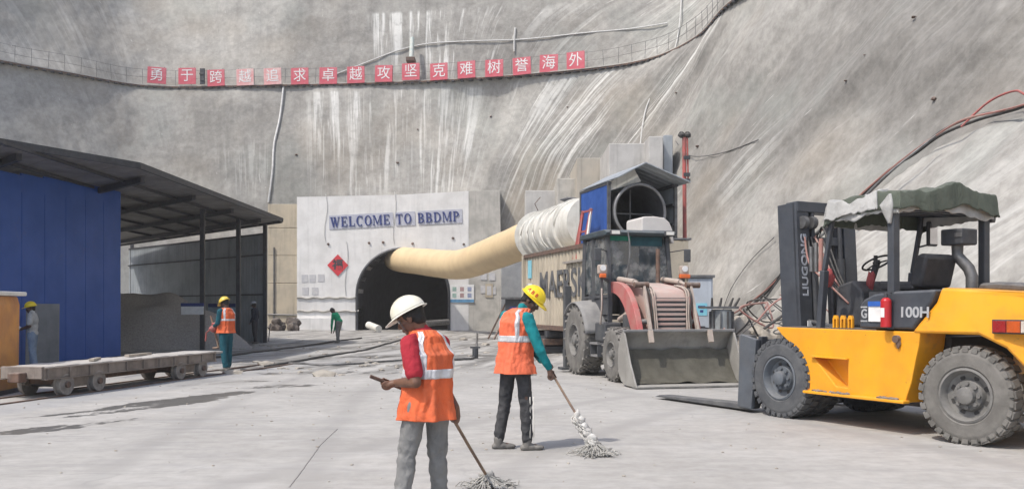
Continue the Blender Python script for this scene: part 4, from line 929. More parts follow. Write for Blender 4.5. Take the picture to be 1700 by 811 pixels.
# sawn joints of the concrete slab, cut as thin dark strips just above the floor
M_joint = mat('joint_dirt', (.29, .28, .265), (.24, .23, .22), 12, .95)
for pts in ([(480, 808), (505, 775), (532, 738)], [(789, 600), (791, 575), (793, 556)], [(532, 738), (560, 712)]):
    P = bezier([V(*gp(*p), 0) for p in pts], 8); mb = MB()
    for i in range(len(P) - 1):
        a, b_ = P[i], P[i + 1]; a.z = gz(a.x, a.y) + .001; b_ = V(b_.x, b_.y, gz(b_.x, b_.y) + .001); mb.bar(a, b_, random.uniform(.006, .012), .008)
    o = mb.build('floor_joint', M_joint); o['kind'] = 'structure'
# ------------------------------------------------------------------ forklift
HF = R(118); hx, hy = math.cos(HF), math.sin(HF)
P0 = Vector((4.93, 9.87, 0)); lft = Vector((-hy, hx, 0))
fk = thing('forklift', 'large yellow forklift with dark mast and green tarp over its open cab', 'forklift', P0 - lft * 1.1, HF)
Yv = mat('forklift_yellow', (.86, .385, .008), (.78, .33, .010), 2.2, .40, bump=.06, dust=.20, dcol=(.50, .40, .26), coat=.1, streak=.06, chips=.75)
Gd = mat('forklift_dark_grey', (.050, .058, .072), (.035, .04, .05), 3, .5, dust=.28, dcol=(.25, .25, .25))
M_tyre = mat('dusty_tyre', (.115, .11, .10), (.18, .172, .158), 5, .92, bump=.3, dust=.55, dcol=(.26, .25, .235))
M_tyre2 = mat('dark_tyre', (.06, .064, .072), (.10, .105, .11), 5, .92, bump=.3, dust=.35, dcol=(.19, .19, .19))
M_rim = mat('dusty_rim', (.20, .195, .185), (.12, .118, .115), 6, .8, .1, dust=.5, dcol=(.30, .29, .27))
M_rim2 = mat('blue_grey_rim', (.11, .13, .155), (.085, .10, .12), 6, .7, .1, dust=.3)
def wheel(r, w, rimr, tm, rm, parent, loc, flip=False, lugs=30, chevron=False, steer=0):
    """tyre with sidewalls and tread blocks, dished rim and hub; outer face looks along +y"""
    n = 56; mb = MB()
    mb.lathe([(rimr, -w / 2 + .02), (rimr + .03, -w / 2), (r * .84, -w / 2 - .005), (r * .93, -w / 2 + .02), (r * .955, -w / 2 + .06), (r * .96, 0), (r * .955, w / 2 - .06), (r * .93, w / 2 - .02), (r * .84, w / 2 + .005), (r * .80, w / 2 + .008), (rimr + .05, w / 2), (rimr + .03, w / 2 + .004), (rimr, w / 2 - .02)], n=n)
    for k in range(lugs):
        for sd_ in (-1, 1):
            a = 2 * math.pi * (k + (.5 if sd_ > 0 else 0)) / lugs
            m_ = Matrix.Rotation(-a, 4, 'Y')
            if chevron:
                for q in range(3):
                    y_ = sd_ * (w * .06 + q * w * .145); aa = a + q * .075; m2 = Matrix.Rotation(-aa, 4, 'Y') @ Matrix.Translation((r * .96, y_ + sd_ * w * .07, 0)) @ Matrix.Rotation(sd_ * -.5, 4, 'X')
                    mb.M = m2; mb.box((.0, 0, 0), (r * .085, w * .20, r * .055)); 
                mb.M = Matrix()
            else:
                mb.M = m_; ln = 2 * math.pi * r / lugs * .68
                mb.box((r * .966, sd_ * w * .26, 0), (r * .056, w * .44, ln), Matrix.Rotation(sd_ * .16, 4, 'X'))
                mb.box((r * .915, sd_ * (w / 2 - .006), 0), (r * .085, .022, ln * .85))
                mb.M = Matrix()
    mb.M = Matrix()
    t = mb.build('wheel', tm, parent, smooth=32)
    rb = MB().lathe([(rimr, -w / 2 + .03), (rimr + .012, w / 2 - .0), (rimr - .012, w / 2 + .008), (rimr - .03, w / 2 - .03), (rimr - .045, w / 2 - .09), (rimr * .62, w / 2 - .11), (rimr * .55, w / 2 - .06), (rimr * .34, w / 2 - .05), (rimr * .32, w / 2 + .015), (rimr * .22, w / 2 + .03), (.001, w / 2 + .035), (.001, -w / 2 + .05)], n=40, close=False)
    rb.build('rim', rm, t, smooth=35)
    for k in range(8):
        a = k * math.pi / 4; nb = MB(); nb.cyl((rimr * .45 * math.cos(a), w / 2 - .06, rimr * .45 * math.sin(a)), (rimr * .45 * math.cos(a), w / 2 - .025, rimr * .45 * math.sin(a)), .022 * r / .5, n=6)
        nb.build('wheel_nut', rm, t)
    if not chevron:
        for k in range(8):
            a = (k + .5) * math.pi / 4; hb = MB(); hb.cyl((rimr * .70 * math.cos(a), w / 2 - .105, rimr * .70 * math.sin(a)), (rimr * .70 * math.cos(a), w / 2 - .098, rimr * .70 * math.sin(a)), .03, n=10)
            hb.build('hand_hole', M_black, t)
    t.location = loc; t.rotation_euler = (random.uniform(0, 1) * 0, random.random() * 0, (math.pi if flip else 0) + steer)
    return t
w1 = wheel(.545, .30, .29, M_tyre, M_rim, fk, (0, .95, .54), steer=R(7))
w2 = dup(w1, parent=fk); w2.location = (0, -.95, .54); w2.rotation_euler = (0, 0, math.pi + R(7))
w3 = wheel(.545, .28, .29, M_tyre2, M_rim2, fk, (2.76, .96, .54))
for y, fl in ((.60, 0), (-.60, 1), (-.96, 1)):
    o = dup(w3, parent=fk); o.location = (2.76, y, .54); o.rotation_euler = (0, 0, math.pi * fl)
MB().cyl((0, -.85, .54), (0, .85, .54), .12, n=12).box((0, 0, .52), (.35, .9, .28)).build('rear_axle', M_dark, fk)
MB().cyl((2.76, -.9, .54), (2.76, .9, .54), .15, n=12).box((2.76, 0, .56), (.45, .8, .45)).build('front_axle', M_dark, fk)
# yellow side skirts, cut by the front wheel slope and the rear wheel arch
sk = [(2.84, 1.235), (2.74, 1.14), (2.42, .92), (2.33, .70), (2.26, .40), (.77, .385), (.68, .62), (.62, .9), (.58, 1.05), (.56, 1.22)]
for sgn in (1, -1):
    y0, y1 = (.62, 1.08) if sgn > 0 else (-1.08, -.62)
    o = MB().prism(sk, y0, y1).build('side_skirt', Yv, fk, bevel=.012)
    if sgn > 0:                                                  # the boarding recess is really cut in
        cut = MB().prism([(2.16, .86), (1.60, .855), (1.60, .50), (1.78, .50)], .88, 1.2).build('cutter', None, fk)
        bo = o.modifiers.new('cut', 'BOOLEAN'); bo.object = cut; bo.operation = 'DIFFERENCE'; bo.solver = 'EXACT'
        o.modifiers.move(1, 0)
        bpy.context.view_layer.update(); dg = bpy.context.evaluated_depsgraph_get(); new = bpy.data.meshes.new_from_object(o.evaluated_get(dg)); o.modifiers.clear(); o.data = new; bpy.data.objects.remove(cut)
MB().prism([(2.18, .875), (1.58, .87), (1.58, .85), (2.18, .855)], .95, 1.13).build('step_tread', Yv, fk, bevel=.004)
MB().box((1.50, 1.10, .40), (1.55, .12, .035)).build('running_board', Yv, fk, bevel=.008)
mb = MB(); rk = random.Random(8)
for k in range(60): mb.lump((rk.choice((rk.uniform(1.55, 2.15), rk.uniform(.85, 1.1))), rk.uniform(1.09, 1.145), .425), (rk.uniform(.02, .06), .02, rk.uniform(.008, .022)), k, .5, 1)
tag(mb.build('mud_clods', mat('grey_mud', (.24, .21, .18), (.15, .13, .11), 9, .95), fk), kind='stuff')
MB().prism([(2.7, 1.0), (2.5, .30), (.6, .30), (.5, 1.15), (2.7, 1.15)], -.6, .6).build('chassis', M_dark, fk)
MB().box((2.0, 0, 1.225), (1.62, 2.12, .03)).build('floor_plate', M_steel, fk)
# counterweight and hood
cwp = [(.67, 1.205), (-.17, 1.205), (-.48, 1.07), (-.70, .86), (-.80, .62), (-1.0, .50), (-1.38, .52), (-1.46, .8), (-1.44, 1.45), (-1.30, 1.60), (-.7, 1.655), (.0, 1.70), (.33, 1.725), (.40, 1.56)]
o = MB().prism(cwp, -1.1, 1.1).build('counterweight', Yv, fk, bevel=.035, smooth=40)
# round the rear corners in plan
for v in o.data.vertices:
    if v.co.x < -.6: v.co.y *= 1 - .20 * min(1, (-.6 - v.co.x) / .85) ** 2
    if v.co.z > 1.5: v.co.y *= .93
MB().prism([(.30, 1.70), (-.95, 1.64), (-.95, 1.70), (.05, 1.79), (.26, 1.78)], -.72, .45).build('engine_hood', M_steel, fk, bevel=.03)
tl = MB().box((-.60, 1.105, 1.30), (.50, .05, .15)).build('tail_lamp', M_dark, fk, bevel=.008)
for k, c in enumerate([(.32, .02, .02), (.55, .10, .02), (.62, .55, .48)]):
    MB().box((-.44 - .155 * k, 1.135, 1.30), (.145, .02, .12)).build('lens', mat('lamp_lens%d' % k, c, None, 20, .25, bump=.05), tl, bevel=.004)
MB().cyl((.86, 1.06, 1.13), (.86, 1.13, 1.13), .045, n=12).lump((.84, 1.1, 1.08), (.03, .02, .06), 1).build('fuel_cap', M_rust, fk)
# dark tool box / tank with number and signs
tank = [(1.43, 1.245), (1.43, 1.52), (1.36, 1.60), (1.22, 1.66), (.98, 1.69), (.36, 1.705), (.42, 1.56), (.66, 1.245)]
MB().prism(tank, .55, 1.075).build('side_tank', Gd, fk, bevel=.03, smooth=40)
MB().prism(tank, -1.075, -.55).build('side_tank', Gd, fk, bevel=.03, smooth=40)
def side_text(body, size, x, z, m, w_=None, y=1.085):
    # the side faces +y: reading direction runs toward -x
    M = Matrix.Translation((x, y, z)) @ Matrix.Rotation(math.pi, 4, 'Z') @ Matrix.Rotation(R(90), 4, 'X')
    return text('lettering', body, size, m, fk, M, .003, .004, w_)
side_text('100H', .17, .63, 1.44, mat('silver_print', (.42, .43, .44), (.34, .35, .36), 9, .5), .37, 1.078)
MB().box((1.15, 1.085, 1.45), (.25, .012, .24)).build('notice', M_white, fk); MB().box((1.15, 1.095, 1.545), (.25, .012, .06)).build('notice_header', mat('sign_blue', (.03, .13, .5)), fk)
side_text('G', .15, 1.35, 1.42, MATS['silver_print'], .085, 1.078); MB().box((1.35, 1.080, 1.335), (.10, .006, .018)).box((1.35, 1.080, 1.505), (.10, .006, .018)).build('emblem', MATS['silver_print'], fk)
fe = thing('fire_extinguisher', 'small red fire extinguisher strapped to the forklift post', 'extinguisher', fk.location + Vector((hx * .97, hy * .97, 0)) + lft * 1.15 + V(0, 0, 1.27), HF)
M_ext = mat('extinguisher_red', (.48, .02, .025), (.40, .02, .03), 5, .35)
MB().cyl((0, 0, 0), (0, 0, .30), .062, n=18).ball((0, 0, .30), (.062, .062, .05)).build('bottle', M_ext, fe, smooth=50); MB().cyl((0, 0, .34), (0, 0, .40), .02, n=8).box((-.02, 0, .40), (.11, .025, .02)).build('valve', M_dark, fe); MB().box((0, .058, .17), (.05, .01, .11)).build('label', M_white, fe)
# overhead guard: front pair and rear pair of posts
PL, PR_, XR, XF = 1.02, -.67, .97, 1.98
def post(x0, z0, x1, z1, y, w_=.115): return MB().bar((x0, y, z0), (x1, y, z1), w_ * .8, w_, up=(0, 1, 0)).build('guard_post', Gd, fk, bevel=.012)
for y in (PL, PR_):
    post(XR, 1.24, XR, 2.70, y); post(2.10, 1.22, 2.03, 1.98, y, .095); post(2.03, 1.98, 1.88, 2.74, y, .065)
    MB().bar((XR - .05, y, 2.70), (1.95, y, 2.76), .07).build('guard_rail', Gd, fk)
for k in range(5): x = XR + k * .24; MB().bar((x, PL, 2.71 + .012 * k), (x, PR_, 2.71 + .012 * k), .05).build('guard_bar', Gd, fk)
# tarp, draped and sagging; it overhangs the guard and folds down at the rim
random.seed(3)
def tarp(x0, x1, y0, y1, zt, hang, seed, peak=0, nu=64, nv=44):
    def f(u, v):
        x = x0 + (x1 - x0) * u; y = y0 + (y1 - y0) * v
        e = min(v, 1 - v) * (abs(y1 - y0)); e2 = min(u, 1 - u) * abs(x1 - x0)
        d1 = max(0, .16 - e); d2 = max(0, .12 - e2)
        wv = .09 * noise.noise(V(x * 2.6, y * 2.0, seed)) + .045 * noise.noise(V(x * 7, y * 3, seed + 5)) + .02 * math.sin(x * 9 + 3 * noise.noise(V(x, y, seed)))
        edge = hang * (.75 + .5 * noise.noise(V(x * 3, seed, y * 2)))
        z = zt + peak * math.exp(-((u - .42) / .22) ** 2) * (.6 + .4 * math.cos((v - .5) * 3)) + wv - edge * min(1, (d1 / .16)) - hang * .5 * min(1, d2 / .12)
        if d1 > 0: y = y + (d1 - .0) * (.75 if v > .5 else -.75) * (-1 if y1 > y0 else 1) + .03 * math.sin(x * 16 + seed)
        if d2 > 0: x = x + d2 * .6 * (-1 if (u > .5) == (x1 > x0) else 1)
        return (x, y, z)
    return f
M_tarpg = mat('olive_tarp', (.085, .105, .08), (.06, .075, .058), 3, .85, bump=.3, bscale=40, ndist=.006, dust=.25, dcol=(.28, .28, .24), fold=.5)
M_tarpw = mat('dirty_white_tarp', (.46, .46, .45), (.34, .34, .33), 4, .85, bump=.3, bscale=40, ndist=.006, dust=.2, fold=.5)
tp = thing('green_tarp', 'wrinkled olive green tarp with pale lining draped over the forklift guard', 'tarp', fk.location, HF)
def top_tarp(x0, x1, y0, y1, z0, hang, seed, peak=.0, amp=1.0):
    def f(u, v):
        x = x0 + (x1 - x0) * u; y = y0 + (y1 - y0) * v; ex = min(u, 1 - u) * abs(x1 - x0); ey = min(v, 1 - v) * abs(y1 - y0); W = .17
        n1 = noise.noise(V(x * 2.3, y * 1.9, seed)); n2 = 1 - abs(noise.noise(V(x * 4.1, y * 3.3, seed + 3))) * 2.4; n3 = 1 - abs(noise.noise(V(x * 8.5, y * 7.0, seed + 9))) * 2.2
        z = z0 + peak * math.exp(-((v - .42) / .16) ** 2) * math.exp(-((u - .25) / .5) ** 2) + amp * (.045 * n1 + .026 * n2 + .015 * n3)
        kx, ky = max(0, 1 - ex / W), max(0, 1 - ey / W); kk = max(kx, ky)
        fold = .012 * math.sin(y * 17 + 3 * n1 + seed) if kx > ky else .012 * math.sin(x * 18 + 3 * n1 + seed)
        z -= .10 * u; z -= hang * (.85 + .28 * noise.noise(V(x * 1.7 + 3, y * 1.7, seed))) * kk ** 1.3
        if kx > 0: x += (W * kx * .82 + fold * kx) * (1 if u < .5 else -1)
        if ky > 0: y += (W * ky * .82 + fold * ky) * (1 if v < .5 else -1)
        return (x, y, z)
    return f
MB().grid(top_tarp(XR - .30, 2.10, PR_ - .22, PL + .22, 2.90, .30, 1.3, .15), 110, 120).build('tarp_sheet', M_tarpg, tp, smooth=True, solid=.006)
MB().grid(top_tarp(XR - .24, 2.12, PR_ - .17, PL + .20, 2.83, .24, 5.3, .05), 90, 100).build('lining', M_tarpw, tp, smooth=True, solid=.006)
tp = thing('white_tarp', 'dirty white crumpled cloth rolled along the near front edge of the forklift guard', 'tarp', fk.location, HF)
MB().grid(top_tarp(XR + .02, 2.08, PL - .30, PL + .24, 2.885, .24, 8.1, .0, 1.3), 90, 50).build('cloth', M_tarpw, tp, smooth=True, solid=.006)
mb = MB()
for k in range(7): mb.tube(bezier([(XR + .02 * k, PL + .06, 2.84 - .02 * k), (XR - .04 + .02 * k, PL + .09 , 2.70), (XR + .01 * k, PL + .07, 2.50 + .02 * k)], 6), .026, 7)
mb.build('tied_corner', M_tarpw, tp, smooth=True)
# mast: two channels, crossbars, lift cylinders, chains
mt = MB
tilt = Matrix.Translation((-.25, -.07, 0)) @ Matrix.Translation((3.28, 0, .35)) @ Matrix.Rotation(R(3.2), 4, 'Y') @ Matrix.Translation((-3.28, 0, -.35))
def M_(name, mb, m, parent=fk, **k): 
    o = mb.build(name, m, parent, **k); o.data.transform(tilt); return o
for s_ in (1, -1):
    y = .47 * s_
    M_('mast_channel', MB().box((3.16, y, 1.67), (.07, .24, 2.64)).box((3.48, y, 1.67), (.05, .20, 2.64)).box((3.32, y + .09 * s_, 1.67), (.32, .06, 2.64)), Gd, bevel=.006)
    M_('inner_channel', MB().box((3.33, y - .14 * s_, 1.70), (.22, .07, 2.62)).box((3.2, y - .15 * s_, 1.75), (.05, .16, 2.3)), M_dark, bevel=.006)
    M_('lift_cylinder', MB().cyl((3.14, y - .20 * s_, .4), (3.14, y - .20 * s_, 2.2), .055, n=14).cyl((3.14, y - .2 * s_, 2.2), (3.14, y - .2 * s_, 2.85), .032, n=10), M_dark, smooth=40)
    M_('tilt_cylinder', MB().cyl((2.1, .42 * s_, 1.05), (2.7, .42 * s_, 1.2), .065, n=12).cyl((2.7, .42 * s_, 1.2), (3.15, .42 * s_, 1.3), .035, n=10), M_dark, smooth=40)
M_('crossbar', MB().box((3.22, 0, 2.93), (.22, 1.16, .15)), Gd, bevel=.01)
M_('crossbar', MB().box((3.18, 0, 2.45), (.06, .9, .12)), Gd, bevel=.01); M_('crossbar', MB().box((3.2, 0, .8), (.1, .9, .28)), Gd, bevel=.01)
for y in (.36, .22, -.22, -.36): M_('chain', MB().box((3.26, y, 2.1), (.035, .05, 1.5)), M_steel)
for y in (.45, .28): M_('roller', MB().cyl((3.1, y, 2.70), (3.1, y + .08, 2.70), .09, n=14), M_steel, smooth=40)
mat('mast_print', (.42, .45, .50), (.34, .37, .42), 8, .7)
MM = tilt @ Matrix.Translation((3.118, .47, 2.10)) @ Matrix.Rotation(R(-90), 4, 'Z') @ Matrix.Rotation(R(90), 4, 'X') @ Matrix.Rotation(R(90), 4, 'Z')
text('lettering', 'LIUGONG', .15, MATS['mast_print'], fk, MM, .003, .004, .88)
MB().box((2.87, .40, 1.25), (.012, .09, .13)).build('sticker', M_white, fk)
MB().box((2.88, .40, .95), (.3, .3, .4)).build('mast_foot', M_rust, fk, bevel=.02)
# hydraulic valves, hoses in front of the dash
MB().box((2.12, -.1, 1.42), (.42, 1.0, .38)).build('dash_block', M_dark, fk, bevel=.03)
MB().prism([(1.85, 1.25), (1.90, 1.72), (2.05, 1.86), (2.30, 1.80), (2.36, 1.25)], -.55, .48).build('dashboard', M_dark, fk, bevel=.03)
for k in range(6):
    y = .55 - .06 * k; M_('hydraulic_hose', MB().tube(bezier([(2.3, y, 1.5), (2.6, y + .05, 1.8), (3.0, y - .05, 2.1 + .1 * k), (3.12, y - .1, 2.5)], 8), .014, 6), M_black if k % 3 else M_dustred, smooth=True)
for k in range(3): MB().cyl((2.32 + .08 * k, .78, 1.98), (2.34 + .09 * k, .75, 2.42 - .05 * k), .03, n=10).build('filter_tube', M_steel if k else M_dustred, fk, smooth=40)
MB().lump((2.12, .86, 1.90), (.09, .08, .13), 4, .5).build('red_rag', mat('red_rag', (.4, .08, .08)), fk, smooth=True)
for x in (1.64, 1.76, 1.88): MB().prism([(x - .038, 1.24), (x - .038, 1.36), (x - .02, 1.40), (x + .02, 1.40), (x + .038, 1.36), (x + .038, 1.24), (x + .016, 1.24), (x + .016, 1.35), (x - .016, 1.35), (x - .016, 1.24)], .96, 1.0).build('bracket_lug', Yv, fk, bevel=.004)
# wheel, seat, mirror, air filter
st = MB().lathe([(.19 + .014 * math.cos(a), .014 * math.sin(a)) for a in [k * math.pi / 4 for k in range(8)]], axis='z', n=32)
for a in (0, 2.1, 4.2): st.bar((0, 0, 0), (.19 * math.cos(a), .19 * math.sin(a), 0), .025, .012)
st.cyl((0, 0, -.02), (0, 0, .02), .05, n=12)
o = st.build('steering_wheel', M_black, fk, smooth=40); o.location = (1.90, .20, 2.09); o.rotation_euler = (0, R(28), 0)
MB().bar((1.90, .20, 2.08), (2.08, .20, 1.6), .06).build('steering_column', M_dark, fk); MB().cyl((1.80, .34, 2.06), (1.80, .34, 2.18), .025, n=8).build('turn_knob', M_black, fk)
MB().lump((1.95, .26, 1.86), (.06, .05, .14), 8, .5).build('red_cloth', MATS['red_rag'], fk)
M_seat = mat('black_seat', (.028, .03, .036), (.02, .022, .026), 5, .6, dust=.25)
MB().prism([(1.12, 1.72), (1.62, 1.72), (1.65, 1.84), (1.14, 1.82)], -.10, .48).build('seat_cushion', M_seat, fk, bevel=.03)
MB().prism([(1.02, 1.74), (1.20, 1.76), (1.10, 2.13), (1.02, 2.17), (.92, 2.13)], -.10, .48).build('seat_back', M_seat, fk, bevel=.04, smooth=40)
MB().box((1.2, .2, 1.52), (.8, 1.0, .36)).build('seat_base', M_dark, fk)
mr = MB().box((1.78, -.74, 2.50), (.05, .20, .34)).build('mirror', M_dark, fk, bevel=.03)
MAT_MG = mat('mirror_glass', (.6, .6, .62), (.5, .5, .52), 3, .12, 1, bump=0)
for x in (1.752, 1.808): MB().box((x, -.74, 2.50), (.006, .15, .28)).build('mirror_glass', MAT_MG, mr)
MB().bar((1.78, -.72, 2.36), (1.98, PR_, 2.32), .022).build('mirror_arm', M_dark, fk)
af = MB().box((.90, -.08, 2.37), (.30, .30, .20)).build('air_filter', M_dark, fk, bevel=.02); MB().box((.80, .075, 2.39), (.10, .012, .05)).build('filter_badge', M_steel, af)
MB().tube([(.92, -.08, 2.28), (.92, -.08, 2.14), (.78, -.10, 1.98), (.74, -.10, 1.88), (.74, -.10, 1.68)], .07, 12).build('intake_pipe', M_steel, fk, smooth=40)
MB().box((XR - .02, PR_ - .10, 2.66), (.09, .08, .15)).build('work_lamp', M_dark, fk, bevel=.01); MB().box((XR - .068, PR_ - .10, 2.66), (.01, .06, .11)).build('lamp_glass', M_steel, fk)
# carriage, shanks and forks
MB().box((3.66, 0, .42), (.10, 1.9, .16)).box((3.66, 0, .95), (.10, 1.9, .16)).box((3.64, .55, .7), (.08, .12, .75)).box((3.64, -.55, .7), (.08, .12, .75)).build('carriage', Gd, fk, bevel=.01)
M_fork = mat('worn_fork_steel', (.12, .125, .135), (.20, .20, .20), 3, .55, .5, dust=.35)
for y in (.92, -.92):
    MB().prism([(3.44, .05), (3.40, .12), (3.50, 1.10), (3.62, 1.10), (3.60, .115), (5.5, .075), (5.62, .04), (3.5, .035)], y - .12, y + .12).build('fork', M_fork, fk, bevel=.008)
MB().prism([(3.30, .06), (3.20, 1.05), (3.52, 1.12), (3.58, .08)], 1.03, 1.10).build('side_shift_plate', mat('blue_grey_plate', (.075, .09, .11), (.06, .07, .085), 4, .6, dust=.3), fk, bevel=.01)

# ------------------------------------------------------------------ backhoe loader
BA = math.atan2(-.97, .24)
bl = thing('backhoe_loader', 'dusty red backhoe loader facing the camera with its wide front bucket down', 'backhoe loader', (2.47, 20.6, 0), BA)
M_bred = mat('dusty_red_paint', (.46, .08, .08), (.42, .17, .15), 2.5, .65, dust=.5, dcol=(.46, .34, .30), chips=.6)
M_bhood = mat('dust_covered_hood', (.48, .30, .26), (.42, .34, .30), 2.5, .85, dust=.75, dcol=(.48, .42, .38))
M_bgrey = mat('dusty_grey_body', (.20, .20, .20), (.14, .14, .145), 3, .8, dust=.6, dcol=(.34, .33, .31))
M_bdark = mat('dusty_dark_frame', (.035, .04, .05), (.06, .065, .07), 3, .7, dust=.3)
M_cyl = mat('dusty_cylinder', (.42, .34, .29), (.34, .29, .25), 6, .8, dust=.5, dcol=(.5, .45, .4))
wr = wheel(.78, .50, .36, M_tyre, M_rim, bl, (0, -.86, .775), True, 22, True)
o = dup(wr, parent=bl); o.location = (0, .86, .775); o.rotation_euler = (0, 0, 0)
wf = wheel(.56, .38, .26, M_tyre, M_rim, bl, (2.18, -.84, .555), True, 20, True)
o = dup(wf, parent=bl); o.location = (2.18, .84, .555); o.rotation_euler = (0, 0, 0)
MB().cyl((0, -.8, .775), (0, .8, .775), .16, n=12).build('rear_axle', M_bgrey, bl); MB().cyl((2.18, -.8, .555), (2.18, .8, .555), .10, n=12).box((2.18, 0, .58), (.3, .6, .26)).build('front_axle', M_bgrey, bl)
MB().prism([(-.8, .65), (-.8, 1.15), (2.55, 1.1), (2.75, .8), (2.7, .62), (.3, .55)], -.36, .36).build('chassis', M_bdark, bl)
# fenders, steps, tanks
for s_ in (-1, 1):
    def fend(u, v):
        a = R(12 + 128 * u); r_ = .90; return (r_ * math.cos(a) * (1.0), s_ * (.56 + .58 * v), .76 + r_ * math.sin(a) * (1 - .06 * v * v))
    MB().grid(fend, 20, 6).build('rear_fender', M_bgrey, bl, smooth=True, solid=.03)
    MB().box((1.18, s_ * .72, .98), (.62, .40, .42)).build('fuel_tank', M_bdark, bl, bevel=.04)
    MB().box((1.2, s_ * .95, .74), (.5, .22, .04)).build('step', M_bgrey, bl); MB().box((1.2, s_ * .95, .48), (.45, .2, .04)).build('step', M_bgrey, bl)
    for x in (.98, 1.42): MB().box((x, s_ * .95, .62), (.03, .2, .3)).build('step_side', M_bdark, bl)
    MB().tube(bezier([(1.5, s_ * .98, 1.9), (1.55, s_ * 1.0, 1.5), (1.42, s_ * .98, 1.15)], 8), .018, 6).build('grab_rail', M_cyl, bl, smooth=True)
# cab
def cpost(p, q, w_=.09, m=M_bdark): return MB().bar(p, q, w_).build('cab_post', m, bl, bevel=.01)
for s_ in (-1, 1):
    cpost((1.22, s_ * .70, 1.75), (1.02, s_ * .68, 3.06)); cpost((1.22, s_ * .70, 1.15), (1.22, s_ * .70, 1.76)); cpost((.25, s_ * .72, 1.3), (.20, s_ * .70, 3.06), .10); cpost((-.45, s_ * .70, 1.6), (-.40, s_ * .68, 3.06), .12)
    MB().bar((1.22, s_ * .71, 1.75), (-.45, s_ * .71, 1.72), .06).build('cab_rail', M_bdark, bl)
MB().prism([(1.25, 3.04), (-.55, 3.04), (-.5, 3.16), (1.1, 3.17), (1.32, 3.10)], -.80, .80).build('cab_roof', mat('teal_dark_roof', (.035, .06, .075), (.03, .045, .055), 2, .6, dust=.25), bl, bevel=.02)
MB().box((1.0, -.40, 2.99), (.12, .55, .10)).build('sun_strip', mat('green_strip', (.02, .22, .15)), bl); MB().box((1.04, .2, 2.93), (.06, .72, .2)).build('sun_visor', mat('teal_visor', (.02, .08, .10)), bl)
MB().box((.25, 0, 1.28), (1.6, 1.34, .08)).build('cab_floor', M_bdark, bl)
Gl = glass('cab_glass', (.03, .05, .065), .05, .55)
MB().prism([(1.225, 1.80), (1.21, 1.80), (1.01, 3.0), (1.025, 3.0)], -.64, .64).build('windscreen', Gl, bl)
for s_ in (-1, 1): MB().prism([(1.16, 1.80), (.98, 3.0), (.27, 3.0), (.30, 1.80)], s_ * .70 - .006, s_ * .70 + .006).build('side_window', Gl, bl); MB().prism([(.16, 1.80), (.14, 3.0), (-.34, 3.0), (-.38, 1.80)], s_ * .70 - .006, s_ * .70 + .006).build('side_window', Gl, bl)
for s_ in (-1, 1): MB().prism([(1.15, 1.35), (1.15, 1.72), (.32, 1.70), (.32, 1.35)], s_ * .69 - .02, s_ * .69 + .02).build('door_panel', M_bdark, bl)
MB().prism([(-.2, 1.35), (.35, 1.35), (.36, 1.85), (.0, 1.9), (-.05, 2.45), (-.2, 2.5)], -.25, .25).build('operator_seat', M_seat, bl, bevel=.03)
o = MB().lathe([(.18 + .014 * math.cos(a), .014 * math.sin(a)) for a in [k * math.pi / 4 for k in range(8)]], axis='z', n=28).cyl((0, 0, -.3), (0, 0, 0), .03, n=8).build('steering_wheel', M_black, bl, smooth=40); o.location = (.75, 0, 2.1); o.rotation_euler = (0, R(25), 0)
MB().prism([(.85, 1.32), (.85, 1.95), (1.15, 1.85), (1.18, 1.32)], -.35, .35).build('dashboard', M_bdark, bl, bevel=.02)
MB().box((-.45, 0, 2.2), (.06, 1.3, .1)).build('rear_bar', M_bdark, bl)
for s_ in (-1, 1):
    for y in (.45,): MB().box((1.33, s_ * .62, 3.09), (.08, .22, .10)).build('roof_lamp', M_bdark, bl, bevel=.01); MB().box((1.375, s_ * .62, 3.09), (.012, .18, .07)).build('lamp_glass', M_whitepaint, bl)
    br = MB().bar((1.22, s_ * .72, 2.05), (1.34, s_ * .93, 2.15), .05).build('lamp_bracket', M_bdark, bl)
    MB().bar((1.34, s_ * .93, 1.5), (1.34, s_ * .93, 2.2), .06).build('lamp_stalk', M_bdark, bl)
    hl = MB().box((1.38, s_ * .93, 2.30), (.12, .20, .20)).build('headlamp', M_cyl, bl, bevel=.03); MB().cyl((1.44, s_ * .93, 2.33), (1.455, s_ * .93, 2.33), .065, n=16).build('lens', M_white, hl)
    MB().box((1.42, s_ * .93, 2.17), (.10, .24 if s_ > 0 else .14, .09)).build('indicator', mat('orange_lens', (.75, .16, .03), (.6, .14, .05), 9, .35), bl, bevel=.02)
    MB().bar((1.1, s_ * .72, 2.7), (1.35, s_ * 1.0, 2.75), .02).build('mirror_arm', M_bdark, bl); MB().box((1.36, s_ * 1.02, 2.62), (.04, .16, .28)).build('mirror', M_bdark, bl, bevel=.02)
# white air conditioning hood on the roof, curving down behind the cab at one side
def hoodf(u, v):
    x = -.5 + 1.35 * u; s = v
    prof = [(-.10, 3.16), (-.10, 3.50), (-.04, 3.545), (.35, 3.55), (.66, 3.52), (.78, 3.42), (.86, 3.25), (.88, 3.05), (.885, 2.92), (.80, 2.92), (.79, 3.16)]
    k = s * (len(prof) - 1); i = min(int(k), len(prof) - 2); f = k - i; return (x, prof[i][0] * (1 - f) + prof[i + 1][0] * f, prof[i][1] * (1 - f) + prof[i + 1][1] * f)
MB().prism([(.20, 3.175), (.20, 3.46), (.24, 3.50), (.50, 3.51), (.74, 3.48), (.86, 3.38), (.93, 3.22), (.97, 2.92), (.89, 2.92), (.85, 3.175)], -.15, .80, 'x').build('roof_unit', mat('off_white_plastic', (.66, .63, .60), (.58, .55, .52), 2, .55, dust=.2), bl, bevel=.025)
MB().tube(bezier([(1.3, -.32, 3.12), (1.36, -.30, 2.8), (1.4, -.33, 2.45), (1.3, -.36, 2.1)], 8), .02, 6).build('hanging_cable', M_steel, bl, smooth=True)
